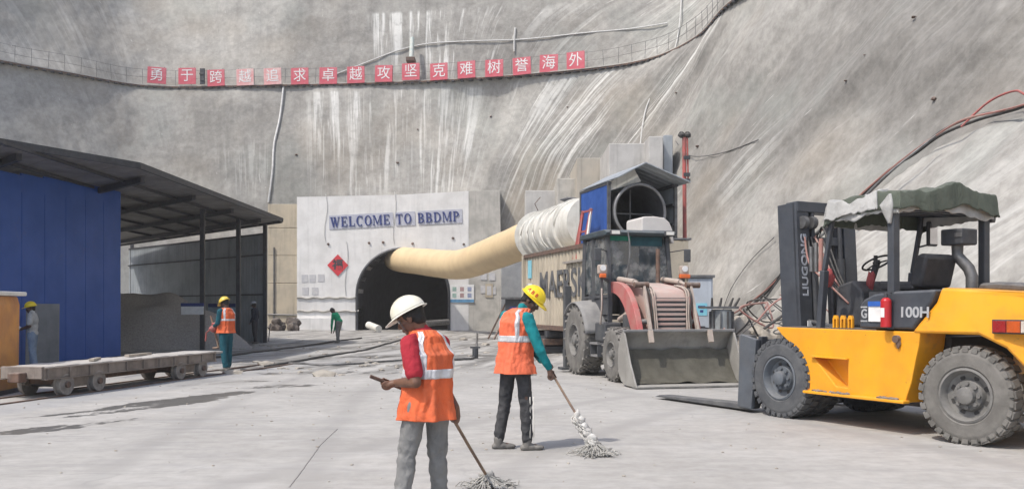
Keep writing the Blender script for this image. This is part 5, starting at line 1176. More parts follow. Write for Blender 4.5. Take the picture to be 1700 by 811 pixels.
# hood and grille
MB().prism([(1.22, 1.15), (1.22, 2.02), (1.5, 2.02), (2.3, 1.93), (2.66, 1.84), (2.78, 1.66), (2.78, 1.05), (2.4, .95)], -.39, .39).build('engine_hood', M_bhood, bl, bevel=.06, smooth=40)
for k in range(7): MB().box((2.80, .0, 1.08 + .095 * k), (.05, .62, .05)).build('grille_slat', M_bhood, bl, bevel=.005)
MB().box((2.79, 0, 1.36), (.02, .66, .66)).build('grille_back', M_bdark, bl)
for s_ in (-1, 1): MB().box((2.80, s_ * .35, 1.36), (.05, .05, .72)).build('grille_frame', M_bhood, bl, bevel=.01)
MB().cyl((1.45, .30, 1.95), (1.45, .30, 2.75), .045, n=12).build('exhaust_stack', M_rust, bl, smooth=40)
# loader arms (curved plates), cylinders and levers
for s_ in (-1, 1):
    y = s_ * .62
    top = bezier([(.85, 0, 2.02), (1.5, 0, 2.04), (2.1, 0, 1.88), (2.55, 0, 1.45), (2.84, 0, .85), (2.90, 0, .55)], 8); bot = bezier([(.85, 0, 1.84), (1.5, 0, 1.78), (1.95, 0, 1.55), (2.35, 0, 1.10), (2.62, 0, .62), (2.76, 0, .42)], 8)
    MB().prism([(p.x, p.z) for p in top] + [(p.x, p.z) for p in reversed(bot)], y - .06, y + .06).build('loader_arm', M_bred, bl, bevel=.008, smooth=40)
    y2 = s_ * .50
    MB().cyl((1.25, y2, 2.10), (2.15, y2, 2.02), .06, n=12).cyl((2.15, y2, 2.02), (2.62, y2, 1.92), .035, n=10).build('tilt_cylinder', M_cyl, bl, smooth=40)
    MB().bar((2.60, y2, 1.98), (3.02, y2, .92), .05, .10).build('tilt_link', M_cyl, bl, bevel=.005); MB().bar((2.55, y2 * .86, 1.98), (2.80, y2 * .86, 1.15), .04, .08).build('tilt_lever', M_cyl, bl, bevel=.005)
    MB().cyl((1.4, s_ * .54, 1.25), (2.0, s_ * .54, 1.40), .06, n=12).cyl((2.0, s_ * .54, 1.4), (2.45, s_ * .54, 1.45), .035, n=10).build('lift_cylinder', M_cyl, bl, smooth=40)
    for k in range(3): MB().tube(bezier([(2.3, s_ * (.40 - .05 * k), 1.95), (2.75, s_ * (.44 - .05 * k), 1.82), (2.85, s_ * (.40 - .04 * k), 1.3), (2.92, s_ * (.42 - .05 * k), .9)], 8), .016, 6).build('hydraulic_hose', M_cyl if k else M_black, bl, smooth=True)
    MB().cyl((2.62, s_ * .40, 1.95), (2.62, s_ * .70, 1.95), .06, n=12).build('pivot_pin', M_rust, bl, smooth=40)
    MB().box((1.95, s_ * .56, 1.15), (.4, .1, .4)).build('side_guard', M_bdark, bl)
MB().cyl((2.62, -.66, 1.22), (2.62, .66, 1.22), .05, n=12).build('cross_tube', M_bgrey, bl, smooth=40)
# bucket, one wide open shell with side cheeks, lip and hooks
BW = 1.14
M_bucket = mat('worn_bucket_steel', (.34, .33, .305), (.25, .24, .22), 2, .8, .1, dust=.5, dcol=(.34, .33, .31), streak=.3)
prof = [(3.86, .035), (3.35, .045), (3.12, .10), (2.98, .24), (2.93, .45), (2.96, .70), (3.06, .90), (3.20, 1.04)]
pf = bezier([(x, 0, z) for x, z in prof], 5)
MB().grid(lambda u, v: (lambda k: (pf[k].x, -BW + 2 * BW * v, pf[k].z))(int(round(u * (len(pf) - 1)))), len(pf) - 1, 8).build('bucket', M_bucket, bl, smooth=40, solid=.03)
for s_ in (-1, 1): MB().prism([(3.86, .03), (3.35, .03), (3.1, .09), (2.96, .23), (2.91, .45), (2.94, .71), (3.04, .92), (3.20, 1.06), (3.27, .98), (3.55, .45)], s_ * BW - .016, s_ * BW + .016).build('bucket_cheek', M_bucket, bl, bevel=.004)
MB().box((3.78, 0, .022), (.26, 2 * BW + .04, .03)).build('cutting_edge', mat('bright_edge_steel', (.30, .29, .28), (.2, .2, .19), 5, .5, .6), bl, bevel=.004)
MB().box((3.20, 0, 1.055), (.10, 2 * BW + .03, .05)).build('bucket_rim', M_bgrey, bl, bevel=.01)
MB().grid(lambda u, v: (3.03 + .50 * u ** 1.2, -BW + .03 + (2 * BW - .06) * v, .62 * (1 - u) ** 1.8 + .075 + .05 * noise.noise(V(v * 7, u * 3, 2))), 16, 60).build('wet_muck', mat('wet_muck', (.10, .095, .075), (.075, .07, .055), 5, .7, bump=.5), bl, smooth=True)
for y in (-.62, .62): MB().prism([(3.2, 1.06), (3.26, 1.07), (3.33, .84), (3.30, .82)], y - .05, y + .05).build('bucket_hook', M_cyl, bl)
# folded digging boom at the rear
MB().prism([(-.9, .7), (-1.1, 1.0), (-1.15, 2.4), (-.9, 3.0), (-.75, 3.0), (-.85, 1.9), (-.7, .8)], -.42, -.18).build('rear_boom', M_bdark, bl, bevel=.02)
MB().prism([(-.9, 3.0), (-1.3, 2.7), (-1.55, 1.4), (-1.4, 1.35), (-1.1, 2.3)], -.40, -.20).build('dipper_arm', M_bred, bl, bevel=.02)
MB().box((-.85, 0, .8), (.25, 2.1, .45)).build('rear_frame', M_bdark, bl, bevel=.02)
for s_ in (-1, 1):
    MB().bar((-.85, s_ * 1.0, .1), (-.85, s_ * 1.0, 2.0), .16).build('stabiliser_leg', M_bdark, bl, bevel=.01); MB().box((-.85, s_ * 1.0, .08), (.35, .35, .06)).build('stabiliser_foot', M_bdark, bl)
# ------------------------------------------------------------------ people
UB = {}
def unit_ball(seg, rings):
    if (seg, rings) not in UB:
        vs = [(0, 0, -1)] + [(math.sin(math.pi * j / rings) * math.cos(2 * math.pi * k / seg), math.sin(math.pi * j / rings) * math.sin(2 * math.pi * k / seg), -math.cos(math.pi * j / rings)) for j in range(1, rings) for k in range(seg)] + [(0, 0, 1)]
        fs = [[0, 1 + (k + 1) % seg, 1 + k] for k in range(seg)]
        for j in range(rings - 2):
            a, b_ = 1 + j * seg, 1 + (j + 1) * seg; fs += [[a + k, a + (k + 1) % seg, b_ + (k + 1) % seg, b_ + k] for k in range(seg)]
        L_ = len(vs) - 1; a = 1 + (rings - 2) * seg; fs += [[a + k, a + (k + 1) % seg, L_] for k in range(seg)]
        UB[(seg, rings)] = (np.array(vs), fs)
    return UB[(seg, rings)]
def blob(prims, voxel, name, m, parent, smooth_it=3, wr=0, wscale=(9, 9, 5), seed=0, wfn=None):
    """closed tapered capsules and ellipsoids fused into one continuous surface"""
    VS, FS = [], []
    def add(vs, fs, M4):
        A = np.array(M4); n0 = sum(len(v) for v in VS); VS.append(vs @ A[:3, :3].T + A[:3, 3]); FS.extend([[i + n0 for i in f] for f in fs])
    def add_ball(c, r, M3=None, seg=20, rings=14):
        r = r if isinstance(r, (tuple, list)) else (r, r, r)
        vs, fs = unit_ball(seg, rings); add(vs, fs, Matrix.Translation(Vector(c)) @ (M3.to_4x4() if M3 is not None else Matrix()) @ Matrix.Diagonal((r[0], r[1], r[2], 1)))
    for p in prims:
        if p[0] == 'ell': add_ball(p[1], p[2], p[3] if len(p) > 3 else None)
        else:
            _, p0, r0, p1, r1 = p; p0, p1 = Vector(p0), Vector(p1); sg = 12 if max(r0, r1) < .02 else 20
            add_ball(p0, r0, None, sg, 8 if sg == 12 else 12); add_ball(p1, r1, None, sg, 8 if sg == 12 else 12)
            d = p1 - p0
            if d.length < 1e-5: continue
            q = Vector((0, 0, 1)).rotation_difference(d.normalized()).to_matrix().to_4x4()
            an_ = [2 * math.pi * k / sg for k in range(sg)]
            vs = np.array([(math.cos(a) * r0 * .998, math.sin(a) * r0 * .998, -d.length / 2) for a in an_] + [(math.cos(a) * r1 * .998, math.sin(a) * r1 * .998, d.length / 2) for a in an_])
            fs = [[k, (k + 1) % sg, sg + (k + 1) % sg, sg + k] for k in range(sg)] + [list(range(sg))[::-1], list(range(sg, 2 * sg))]
            add(vs, fs, Matrix.Translation((p0 + p1) / 2) @ q)
    me_ = bpy.data.meshes.new('tmp'); me_.from_pydata(np.concatenate(VS).tolist(), [], FS); me_.update()
    o = bpy.data.objects.new('tmp', me_); C.objects.link(o)
    k = o.modifiers.new('r', 'REMESH'); k.mode = 'VOXEL'; k.voxel_size = voxel; k.adaptivity = 0
    if smooth_it: s_ = o.modifiers.new('s', 'SMOOTH'); s_.factor = .5; s_.iterations = smooth_it
    bpy.context.view_layer.update(); dg = bpy.context.evaluated_depsgraph_get(); me2 = bpy.data.meshes.new_from_object(o.evaluated_get(dg))
    bpy.data.objects.remove(o); bpy.data.meshes.remove(me_)
    if wr:
        sv = Vector((seed * 3.1, seed, 0))
        cs_ = [v.co.copy() for v in me2.vertices]; ns_ = [v.normal.copy() for v in me2.vertices]
        for v, c, n in zip(me2.vertices, cs_, ns_):
            q = Vector((c.x * wscale[0], c.y * wscale[1], c.z * wscale[2])) + sv
            a = noise.noise(q) + .5 * noise.noise(q * 2.1)
            r = 1 - abs(noise.noise(q * 1.3 + Vector((5, 2, 1)))) * 2
            v.co = c + n * wr * (a * .7 + r * .5 - .2) * (wfn(c) if wfn else 1)
    me2.name = name; me2.shade_smooth(); me2.materials.clear(); me2.materials.append(m)
    ob = bpy.data.objects.new(name, me2); C.objects.link(ob); ob.parent = parent
    return ob

def hand_prims(wrist, grip, axis, size=1.0, thumb_up=1):
    """palm, four fingers and a thumb closed round a handle that runs through grip along axis"""
    wrist, grip, axis = Vector(wrist), Vector(grip), Vector(axis).normalized()
    toward = (wrist - grip); toward -= axis * toward.dot(axis)
    if toward.length < 1e-3: toward = Vector((0, 0, 1)).cross(axis)
    toward.normalize(); side = axis.cross(toward).normalized(); P = []
    sr = .014; pr = .012
    palm_c = grip + toward * .028 + side * .030
    P.append(('ell', palm_c, (.043 * size, .040 * size, .019 * size), Matrix((axis, (wrist - palm_c).normalized().cross(axis).cross(axis).normalized() * -1 if (wrist - palm_c).normalized().cross(axis).length > .1 else toward, side)).transposed()))
    P.append(('cap', wrist, .027 * size, palm_c + (wrist - palm_c) * .2, .028 * size))
    for i in range(4):
        off = axis * ((i - 1.5) * .0195 * size); L = (1.0, 1.08, 1.02, .84)[i]; fr = (.0088, .0092, .0088, .0076)[i] * size
        rad = sr + fr * .9; a0 = R(75); pts = [palm_c + off * .95 + side * .002]
        for k, a in enumerate((R(70), R(10), R(-55), R(-125))):
            a = a * L if a < 0 else a
            pts.append(grip + off + side * (rad * math.sin(a)) + (-toward) * (rad * math.cos(a) * 1.05))
        for k in range(len(pts) - 1): P.append(('cap', pts[k], fr * (1.05 - .06 * k), pts[k + 1], fr * (.99 - .06 * k)))
    tb = palm_c + axis * (thumb_up * .034) - side * .012 + toward * .006
    t1 = grip + axis * (thumb_up * .044) + toward * (sr + .012) - side * .012; t2 = grip + axis * (thumb_up * .036) - side * (sr + .012) - toward * .004
    P += [('cap', tb, .013 * size, t1, .0105 * size), ('cap', t1, .0105 * size, t2, .0088 * size)]
    return P
def relaxed_hand(wrist, d, nrm_, size=1.0, side_=1):
    wrist, d, n = Vector(wrist), Vector(d).normalized(), Vector(nrm_); n = (n - d * n.dot(d)).normalized(); s_ = d.cross(n) * side_; P = []
    pc = wrist + d * .05
    P += [('cap', wrist, .026 * size, pc, .026 * size), ('ell', pc, (.042 * size, .040 * size, .017 * size), Matrix((d, s_, n)).transposed())]
    for i in range(4):
        o_ = s_ * ((i - 1.5) * .0195); L = (.9, 1., .95, .78)[i] * .075 * size; fr = (.0088, .0092, .0088, .0076)[i] * size
        b_ = pc + d * .036 + o_; m1 = b_ + (d * .9 + n * .35) * L * .45; m2 = m1 + (d * .6 + n * .8) * L * .33; m3 = m2 + (d * .2 + n * 1.) * L * .25
        P += [('cap', pc + o_ * .8, fr, b_, fr), ('cap', b_, fr, m1, fr), ('cap', m1, fr, m2, fr * .9), ('cap', m2, fr * .9, m3, fr * .8)]
    tb = wrist + d * .025 - s_ * .028; t1 = tb + (d * .7 - s_ * .5 + n * .4) * .035; t2 = t1 + (d * .9 + n * .4) * .028
    return P + [('cap', tb, .013, t1, .0105), ('cap', t1, .0105, t2, .0088)]

def mat_cloth(name, c, c2=None, **k): return mat(name, c, c2, k.pop('scale', 5), k.pop('rough', .9), bump=k.pop('bump', .25), bscale=k.pop('bscale', 60), ndist=.004, spec=.2, fold=k.pop('fold', .6), **k)
def person(label, loc, J, skin, shirt, trousers, vest=None, helmet=None, head_yaw=0, head_pitch=20, heading=0, short=False, hands=None, vox=.007, s=1.0, helmet_text=None, hair=True, stripe=True, shoe=None, vest_len=.12, tw=1.0, torso_w=1.0, belly=0):
    """J holds joints relative to the feet: x right, y away, z up; yaw 0 looks along +x, 90 away from the camera"""
    t = thing('person', label, 'person', loc)
    J = {k: Vector(v) for k, v in J.items()}
    h = R(heading); Fv = Vector((math.cos(h), math.sin(h), 0)); Rv = Vector((math.sin(h), -math.cos(h), 0)); U = Vector((0, 0, 1))
    hy_, hp_ = R(head_yaw), R(head_pitch)
    Hf = Vector((math.cos(hy_) * math.cos(hp_), math.sin(hy_) * math.cos(hp_), -math.sin(hp_))); Hr = Vector((math.sin(hy_), -math.cos(hy_), 0)); Hu = Hr.cross(Hf)
    H3 = Matrix((Hf, Hr, Hu)).transposed(); hd = J['head']
    def hp3(x, y, z): return hd + H3 @ Vector((x, y, z))
    P = []
    # head: skull, face, jaw, nose, lips, ears, brow
    P += [('ell', hp3(-.012, 0, .03), (.098, .077, .092), H3), ('ell', hp3(.022, 0, -.035), (.068, .060, .088), H3), ('ell', hp3(.055, 0, -.092), (.030, .034, .026), H3),
          ('cap', hp3(.086, 0, .012), .010, hp3(.106, 0, -.028), .013), ('ell', hp3(.102, .0, -.034), (.013, .019, .010), H3), ('ell', hp3(.088, 0, -.060), (.012, .024, .007), H3), ('ell', hp3(.085, 0, -.071), (.012, .020, .007), H3),
          ('cap', hp3(.078, -.04, .024), .012, hp3(.078, .04, .024), .012), ('ell', hp3(.060, .046, -.018), (.024, .018, .020), H3), ('ell', hp3(.060, -.046, -.018), (.024, .018, .020), H3)]
    for sg in (-1, 1): P += [('ell', hp3(-.008, sg * .078, -.012), (.020, .008, .032), H3)]
    nb = J['neck']
    P += [('cap', nb, .062, hp3(-.03, 0, -.05), .054), ('cap', hp3(-.02, 0, -.06), .05, hp3(.02, 0, -.07), .045)]
    ch, pe = J['chest'], J['pelvis']
    P += [('ell', ch, (.105, .165 * torso_w, .16), Matrix((Fv, Rv, U)).transposed()), ('ell', (ch + pe) / 2, (.095, .135 * torso_w, .19), Matrix((Fv, Rv, U)).transposed()), ('ell', pe, (.105, .15 * torso_w, .12), Matrix((Fv, Rv, U)).transposed())]
    for sd_ in 'LR':
        sh_, el, wr_, hip, kn, an = (J[a + sd_] for a in ('sh', 'el', 'wr', 'hip', 'kn', 'an'))
        P += [('cap', nb - U * .03, .055, sh_, .052), ('cap', sh_, .054, el, .040), ('cap', el, .041, el.lerp(wr_, .35), .040), ('cap', el.lerp(wr_, .35), .040, wr_, .027)]
        P += [('cap', hip, .085, kn, .056), ('cap', kn, .055, kn.lerp(an, .35), .053), ('cap', kn.lerp(an, .35), .053, an, .036)]
        fd_ = J['toe' + sd_] - an; fd_.z = 0; fd_.normalize(); P += [('cap', an - U * .035, .035, an + fd_ * .13 - U * .055, .028)]
        g = (hands or {}).get(sd_)
        if g and g[0] == 'grip': P += hand_prims(wr_, g[1], g[2], 1.0, g[3] if len(g) > 3 else 1)
        else:
            d_ = (wr_ - el).normalized(); P += relaxed_hand(wr_, d_ if not g else g[1], (Fv if not g else g[2]), side_=1 if sd_ == 'L' else -1)
    blob(P, vox, 'body', skin, t, 3)
    # eyes
    for sg in (-1, 1):
        e = MB().ball(hp3(.080, sg * .032, .004), .0115, 12, 8).build('eye', mat('eye_white', (.6, .58, .55), bump=0, rough=.3), t, smooth=True)
        MB().ball(hp3(.0885, sg * .033, .003), .0055, 8, 6).build('iris', M_black, e, smooth=True)
    if hair:
        blob([('ell', hp3(-.022, 0, .032), (.097, .083, .096), H3), ('ell', hp3(-.055, 0, -.03), (.050, .070, .060), H3), ('ell', hp3(-.01, .074, .005), (.022, .012, .035), H3), ('ell', hp3(-.01, -.074, .005), (.022, .012, .035), H3)], max(vox, .006), 'hair', mat('black_hair', (.012, .011, .010), (.02, .018, .017), 30, .7, bump=.5, bscale=90), t, 1, .003, (40, 40, 20))
    # shirt
    Q = [('ell', ch, (.125, .185 * torso_w, .18), Matrix((Fv, Rv, U)).transposed()), ('ell', (ch + pe) / 2, (.118, .158 * torso_w, .22), Matrix((Fv, Rv, U)).transposed()), ('ell', pe + U * .03, (.125, .168 * torso_w, .12), Matrix((Fv, Rv, U)).transposed()), ('cap', nb - U * .02, .07, nb + (hd - nb) * .18, .064)]
    for sd_ in 'LR':
        sh_, el, wr_ = J['sh' + sd_], J['el' + sd_], J['wr' + sd_]
        Q += [('cap', nb - U * .05, .062, sh_, .064)]
        if short: Q += [('cap', sh_, .066, sh_.lerp(el, .45), .066), ('cap', sh_.lerp(el, .45), .066, sh_.lerp(el, .72), .066)]
        else: Q += [('cap', sh_, .066, el, .052), ('cap', el, .053, wr_.lerp(el, .06), .037)]
    blob(Q, max(vox * 1.15, .008), 'shirt', shirt, t, 3, .010, (11, 11, 8), seed=3)
    # trousers, loose, with creases behind the knee and at the ankle
    Q = [('ell', pe + U * .0, (.122, .168 * torso_w, .13), Matrix((Fv, Rv, U)).transposed())]
    for sd_ in 'LR':
        hip, kn, an = J['hip' + sd_], J['kn' + sd_], J['an' + sd_]
        Q += [('cap', hip + U * .02, .102 * tw, kn, .078 * tw), ('cap', kn, .077 * tw, kn.lerp(an, .4), .074 * tw), ('cap', kn.lerp(an, .4), .074 * tw, an + (kn - an) * .08, .062 * tw)]
    kz = (J['knL'].z + J['knR'].z) / 2
    blob(Q, max(vox * 1.15, .008), 'trousers', trousers, t, 3, .013, (12, 12, 9), seed=11, wfn=lambda c: .55 + .9 * math.exp(-((c.z - kz) / .12) ** 2) + 1.0 * math.exp(-((c.z - .15) / .10) ** 2))
    for sd_ in 'LR':
        an = J['an' + sd_]; fd_ = J['toe' + sd_] - an; fd_.z = 0; fd_.normalize(); F3_ = Matrix((fd_, Vector((fd_.y, -fd_.x, 0)), U)).transposed(); b_ = Vector((an.x, an.y, 0))
        blob([('cap', b_ + U * .11, .050, b_ + U * .05, .046), ('ell', b_ + fd_ * .03 + U * .040, (.085, .044, .040), F3_), ('ell', b_ + fd_ * .115 + U * .034, (.070, .046, .032), F3_), ('ell', b_ - fd_ * .035 + U * .035, (.040, .038, .034), F3_)], max(vox, .007), 'shoe', shoe or mat('dusty_boots', (.11, .105, .10), (.18, .17, .155), 8, .9, dust=.4, dcol=(.3, .29, .27)), t, 2)
    # vest: a lofted shell over the shirt
    if vest:
        hem = pe - U * (.02 + vest_len) + Fv * belly * .3; waist = pe.lerp(ch, .35); shl = (J['shL'] + J['shR']) / 2
        rings = [(hem, .218 * torso_w, .178), (pe + U * .03, .202 * torso_w, .155), (waist, .188 * torso_w, .148), (ch - U * .06, .190 * torso_w, .146), (ch + U * .03, .194 * torso_w, .152), (shl - U * .05, .192 * torso_w, .142), (shl + U * .005, .175 * torso_w, .112), (shl + U * .052, .138 * torso_w, .098), (nb + U * .012, .088, .086), (nb + U * .022, .070, .070)]
        cs_ = [0]
        for i in range(1, len(rings)): cs_.append(cs_[-1] + (rings[i][0] - rings[i - 1][0]).length + abs(rings[i][1] - rings[i - 1][1]) * .8)
        cs_ = [c / cs_[-1] for c in cs_]
        def vf(theta, tt, off=0):
            i = 0
            while i < len(cs_) - 2 and cs_[i + 1] < tt: i += 1
            f = (tt - cs_[i]) / (cs_[i + 1] - cs_[i]); f = f * f * (3 - 2 * f) * .5 + f * .5
            c = rings[i][0].lerp(rings[i + 1][0], f); a = rings[i][1] * (1 - f) + rings[i + 1][1] * f; b_ = rings[i][2] * (1 - f) + rings[i + 1][2] * f
            ct, st_ = math.cos(theta), math.sin(theta); e = .82
            wv = .020 * (1 - tt) * noise.noise(V(ct * 3.1, st_ * 3.1, tt * 2.2 + loc[0])) + .022 * (1 - tt) ** 1.3 * math.sin(theta * 5 + 4 * noise.noise(V(ct, st_, 3))) + .014 * noise.noise(V(ct * 5, st_ * 5, tt * 7)) + .008 * noise.noise(V(ct * 9, st_ * 9, tt * 16))
            wv = max(wv, -.012) + .008; a2, b2 = a + wv + off, b_ + wv + off
            return c + Rv * (a2 * math.copysign(abs(ct) ** e, ct)) + Fv * (b2 * math.copysign(abs(st_) ** e, st_))
        mv = MB().grid(lambda u, v: vf(u * 2 * math.pi, v), 110, 70, cu=True).build('vest', vest, t, smooth=True, solid=.005)
        if stripe:
            silver = mat('silver_tape', (.62, .62, .63), (.50, .50, .52), 9, .42, .15, bump=.1)
            ts = [(.42, .50)]
            for a, b_ in ts: MB().grid(lambda u, v: vf(u * 2 * math.pi, a + (b_ - a) * v, .004), 110, 5, cu=True).build('reflective_stripe', silver, t, smooth=True, solid=.002)
            for th in (math.pi * 1.76, math.pi * 1.24, math.pi * .28, math.pi * .72):
                wd_ = .135
                def vs(u, v, th=th): 
                    tt = .50 + .47 * v; return vf(th + (u - .5) * 2 * wd_ * (1 + .6 * v), tt, .0045)
                MB().grid(vs, 6, 40).build('reflective_stripe', silver, t, smooth=True, solid=.002)
    if helmet:
        hc = hp3(-.008, 0, .045)
        def dome(u, v):
            a = u * 2 * math.pi; b_ = v * math.pi / 2; rx, ry, rz_ = .132, .112, .112
            bulge = 1 + .03 * math.exp(-(math.sin(a) * 3.4) ** 2) * math.sin(b_)
            return hc + H3 @ Vector((rx * math.cos(a) * math.cos(b_) * bulge, ry * math.sin(a) * math.cos(b_) * bulge, rz_ * math.sin(b_) * bulge))
        hm = MB().grid(dome, 48, 16, cu=True).build('helmet', helmet, t, smooth=True, solid=.004)
        def brim(u, v):
            a = u * 2 * math.pi; f = max(0, math.cos(a)) ** 2; ext = v * (.018 + .055 * f)
            return hc + H3 @ Vector(((.131 + ext) * math.cos(a), (.111 + ext * .7) * math.sin(a), -.002 - v * (.006 + .018 * f)))
        MB().grid(brim, 48, 4, cu=True).build('brim', helmet, hm, smooth=True, solid=.005)
        rd = MB()
        for yy in (-.022, 0, .022):
            rd.tube([hc + H3 @ Vector((.128 * math.cos(b_), yy, (.114) * math.sin(b_) + .001)) for b_ in [R(14 + 8 * k) for k in range(20)]], .005, 6)
        rd.build('ridge', helmet, hm, smooth=True)
        MB().tube([hp3(.07, sg_ * .07, .02) for sg_ in (1,)] + [hp3(.06, .066, -.06), hp3(.045, .0, -.122), hp3(.06, -.066, -.06), hp3(.07, -.07, .02)], .003, 5).build('chin_strap', M_dark, hm)
        if helmet_text:
            for k, chx in enumerate(helmet_text):
                a = R(-100 + 24 * k + (0)); el_ = R(20); nrm_ = H3 @ Vector((math.cos(a) * math.cos(el_), math.sin(a) * math.cos(el_), math.sin(el_)))
                p = hc + H3 @ Vector((.134 * math.cos(a) * math.cos(el_), .114 * math.sin(a) * math.cos(el_), .114 * math.sin(el_))) + nrm_ * .003
    return t

SK = mat('brown_skin', (.17, .085, .052), (.13, .065, .042), 7, .55, bump=.08, bscale=60, ndist=.002)
SK2 = mat('dark_skin', (.10, .055, .038), (.08, .042, .03), 7, .55, bump=.08, bscale=60, ndist=.002)
OR = mat_cloth('orange_vest_cloth', (.76, .14, .045), (.60, .115, .045), dust=.35, dcol=(.44, .26, .18))
OR2 = mat_cloth('coral_vest_cloth', (.80, .17, .08), (.70, .14, .065), dust=.20, dcol=(.5, .35, .28))
def stick(name, label, p0, p1, r, m, cat='handle'):
    p0, p1 = Vector(p0), Vector(p1); o = MB().tube([Vector(), (p1 - p0) * .33, (p1 - p0) * .66, p1 - p0], [r, r * 1.02, r * .98, r], 10).build(name, m, smooth=40); o.location = p0; return tag(o, label, cat)
M_wood = mat('worn_wood', (.26, .17, .11), (.17, .11, .08), 9, .7, dust=.2)
M_mop = mat('dirty_mop_yarn', (.46, .45, .42), (.30, .29, .27), 14, .95, bump=.5)

# --- sweeper nearest the camera
B1 = Vector((-.656, 6.56, 0))
hRp = Vector((.205, .30, .665)); mop_end = Vector((.45, .93, .10)); ax1 = (mop_end - hRp).normalized()
s0_, s1_ = Vector((-.365, -.045, 1.005)), Vector((-.06, .12, .865)); ax0 = (s1_ - s0_).normalized(); gL = s0_ + ax0 * .13
J1 = dict(head=(-.085, .02, 1.425), neck=(.0, .03, 1.315), chest=(.045, .01, 1.13), pelvis=(.035, 0, .80), shL=(-.075, -.125, 1.245), shR=(.125, .155, 1.235), elL=(-.02, -.215, .975), wrL=gL + Vector((.075, -.035, .0)), elR=(.10, .37, .95), wrR=hRp + Vector((.03, -.06, .085)),
          hipL=(-.035, -.06, .78), hipR=(.105, .06, .78), knL=(-.105, -.03, .43), knR=(.105, .11, .43), anL=(-.135, -.10, .09), anR=(.12, .17, .09), toeL=(-.30, .0, 0), toeR=(-.05, .30, 0))
p1_ = person('worker in white helmet and red shirt under an orange vest, sweeping, nearest the camera', B1, J1, SK, mat_cloth('red_shirt', (.40, .035, .05), (.32, .025, .04)), mat_cloth('grey_jeans', (.235, .235, .23), (.17, .172, .172), dust=.15), OR, mat('cream_helmet', (.78, .77, .70), (.70, .67, .54), 5, .35, dust=.12), 172, 28, 135, short=True,
       hands={'L': ('grip', gL, ax0, 1), 'R': ('grip', hRp, ax1, -1)}, vox=.0055, tw=.90, torso_w=.86, vest_len=.085)
MB().ball(V(.0, 0, 0) + Vector((.0, .03, 1.335)), (.078, .078, .03), 20, 10).build('collar', MATS['red_shirt'], p1_, smooth=True)
stick('short_stick', 'short brown stick held in the near hand of the white helmeted worker', B1 + s0_, B1 + s1_, .0135, mat('dark_wood', (.12, .075, .055), (.08, .05, .04), 9, .7), 'stick')
def mop(name, label, base, top, end, dirv, seed, body_top=None, wrap=0):
    t = thing(name, label, 'mop', base)
    top, end = Vector(top), Vector(end); d = (end - top).normalized()
    MB().tube([top, top.lerp(end, .5) + V(.0, 0, -.004), end], .0125, 10).build('handle', M_wood, t, smooth=40)
    rnd = random.Random(seed)
    if wrap:
        wp = MB()
        for k in range(5): wp.lump(end - d * (wrap * (1 - k / 5)) , (.036 + .007 * k, .036 + .007 * k, .055), seed + k, .5, 2)
        for k in range(70):
            a = rnd.random() * 6.28; q0 = end - d * wrap * rnd.random(); wp.tube(bezier([q0 + V(.05 * math.cos(a), .05 * math.sin(a), 0), q0 + V(.065 * math.cos(a + .8), .065 * math.sin(a + .8), -.03), q0 + V(.05 * math.cos(a + 1.6), .05 * math.sin(a + 1.6), -.07)], 4), .006, 5)
        wp.build('wrapped_yarn', mat('pale_mop_yarn', (.60, .59, .56), (.42, .41, .39), 14, .95, bump=.5), t, smooth=True)
    yb = MB(); dirv = Vector(dirv)
    for k in range(210):
        a = rnd.uniform(-2.2, 2.2) if k % 3 else rnd.uniform(0, 6.28); L_ = rnd.uniform(.08, .29); dv = Matrix.Rotation(a * .75, 3, 'Z') @ dirv
        p = end + V(rnd.uniform(-.03, .03), rnd.uniform(-.03, .03), rnd.uniform(-.01, .03)); pts_ = [p]
        for q in range(5):
            f = (q + 1) / 5; pts_.append(p + dv * L_ * f + V(rnd.uniform(-.02, .02), rnd.uniform(-.02, .02), -(p.z - .008 - rnd.random() * .05) * min(1, f * 1.6)))
        yb.tube(bezier(pts_, 3), [.0048] * (len(pts_) * 3 - 2), 5)
    tag(yb.build('mop_yarn', M_mop, t, smooth=True), kind='stuff')
    MB().lump(end + V(0, 0, .01), (.06, .05, .04), seed, .5, 2).build('mop_head', M_mop, t, smooth=True)
    return t
mop('mop', 'string mop pushed by the white helmeted worker at the bottom edge', B1, hRp - ax1 * .10, mop_end, (.8, .5, 0), 5)

# --- second sweeper
B2 = Vector((.032, 9.53, 0))
st0, st1 = Vector((.335, -.10, .90)), Vector((.80, -.36, .12)); axm = (st1 - st0).normalized(); gR = st0 + axm * .13; gL2 = st0 + axm * .02
J2 = dict(head=(.175, .03, 1.575), neck=(.065, .02, 1.47), chest=(.02, .01, 1.27), pelvis=(.0, 0, .90), shR=(.13, -.15, 1.385), shL=(-.10, .15, 1.40), elR=(.255, -.21, 1.06), wrR=gR + Vector((-.045, -.02, .075)), elL=(.16, .27, 1.10), wrL=gL2 + Vector((-.06, .06, .06)),
          hipL=(-.065, .05, .88), hipR=(.075, -.05, .88), knL=(-.105, .08, .49), knR=(.115, -.06, .47), anL=(-.175, .03, .09), anR=(.125, -.07, .09), toeL=(.05, .05, 0), toeR=(.4, -.02, 0))
p2_ = person('worker in yellow helmet, teal sleeves and coral vest mopping in the middle of the slab', B2, J2, SK2, mat_cloth('teal_shirt', (.015, .22, .24), (.012, .17, .19)), mat_cloth('black_trousers', (.030, .031, .035), (.055, .055, .058), dust=.35, dcol=(.20, .20, .195)), OR2, mat('yellow_helmet', (.80, .62, .02), (.76, .55, .015), 4, .35, dust=.05), -18, 40, 38,
       hands={'R': ('grip', gR, axm, -1), 'L': ('grip', gL2, axm, 1)}, vox=.006, tw=.86, torso_w=.98, vest_len=.07)
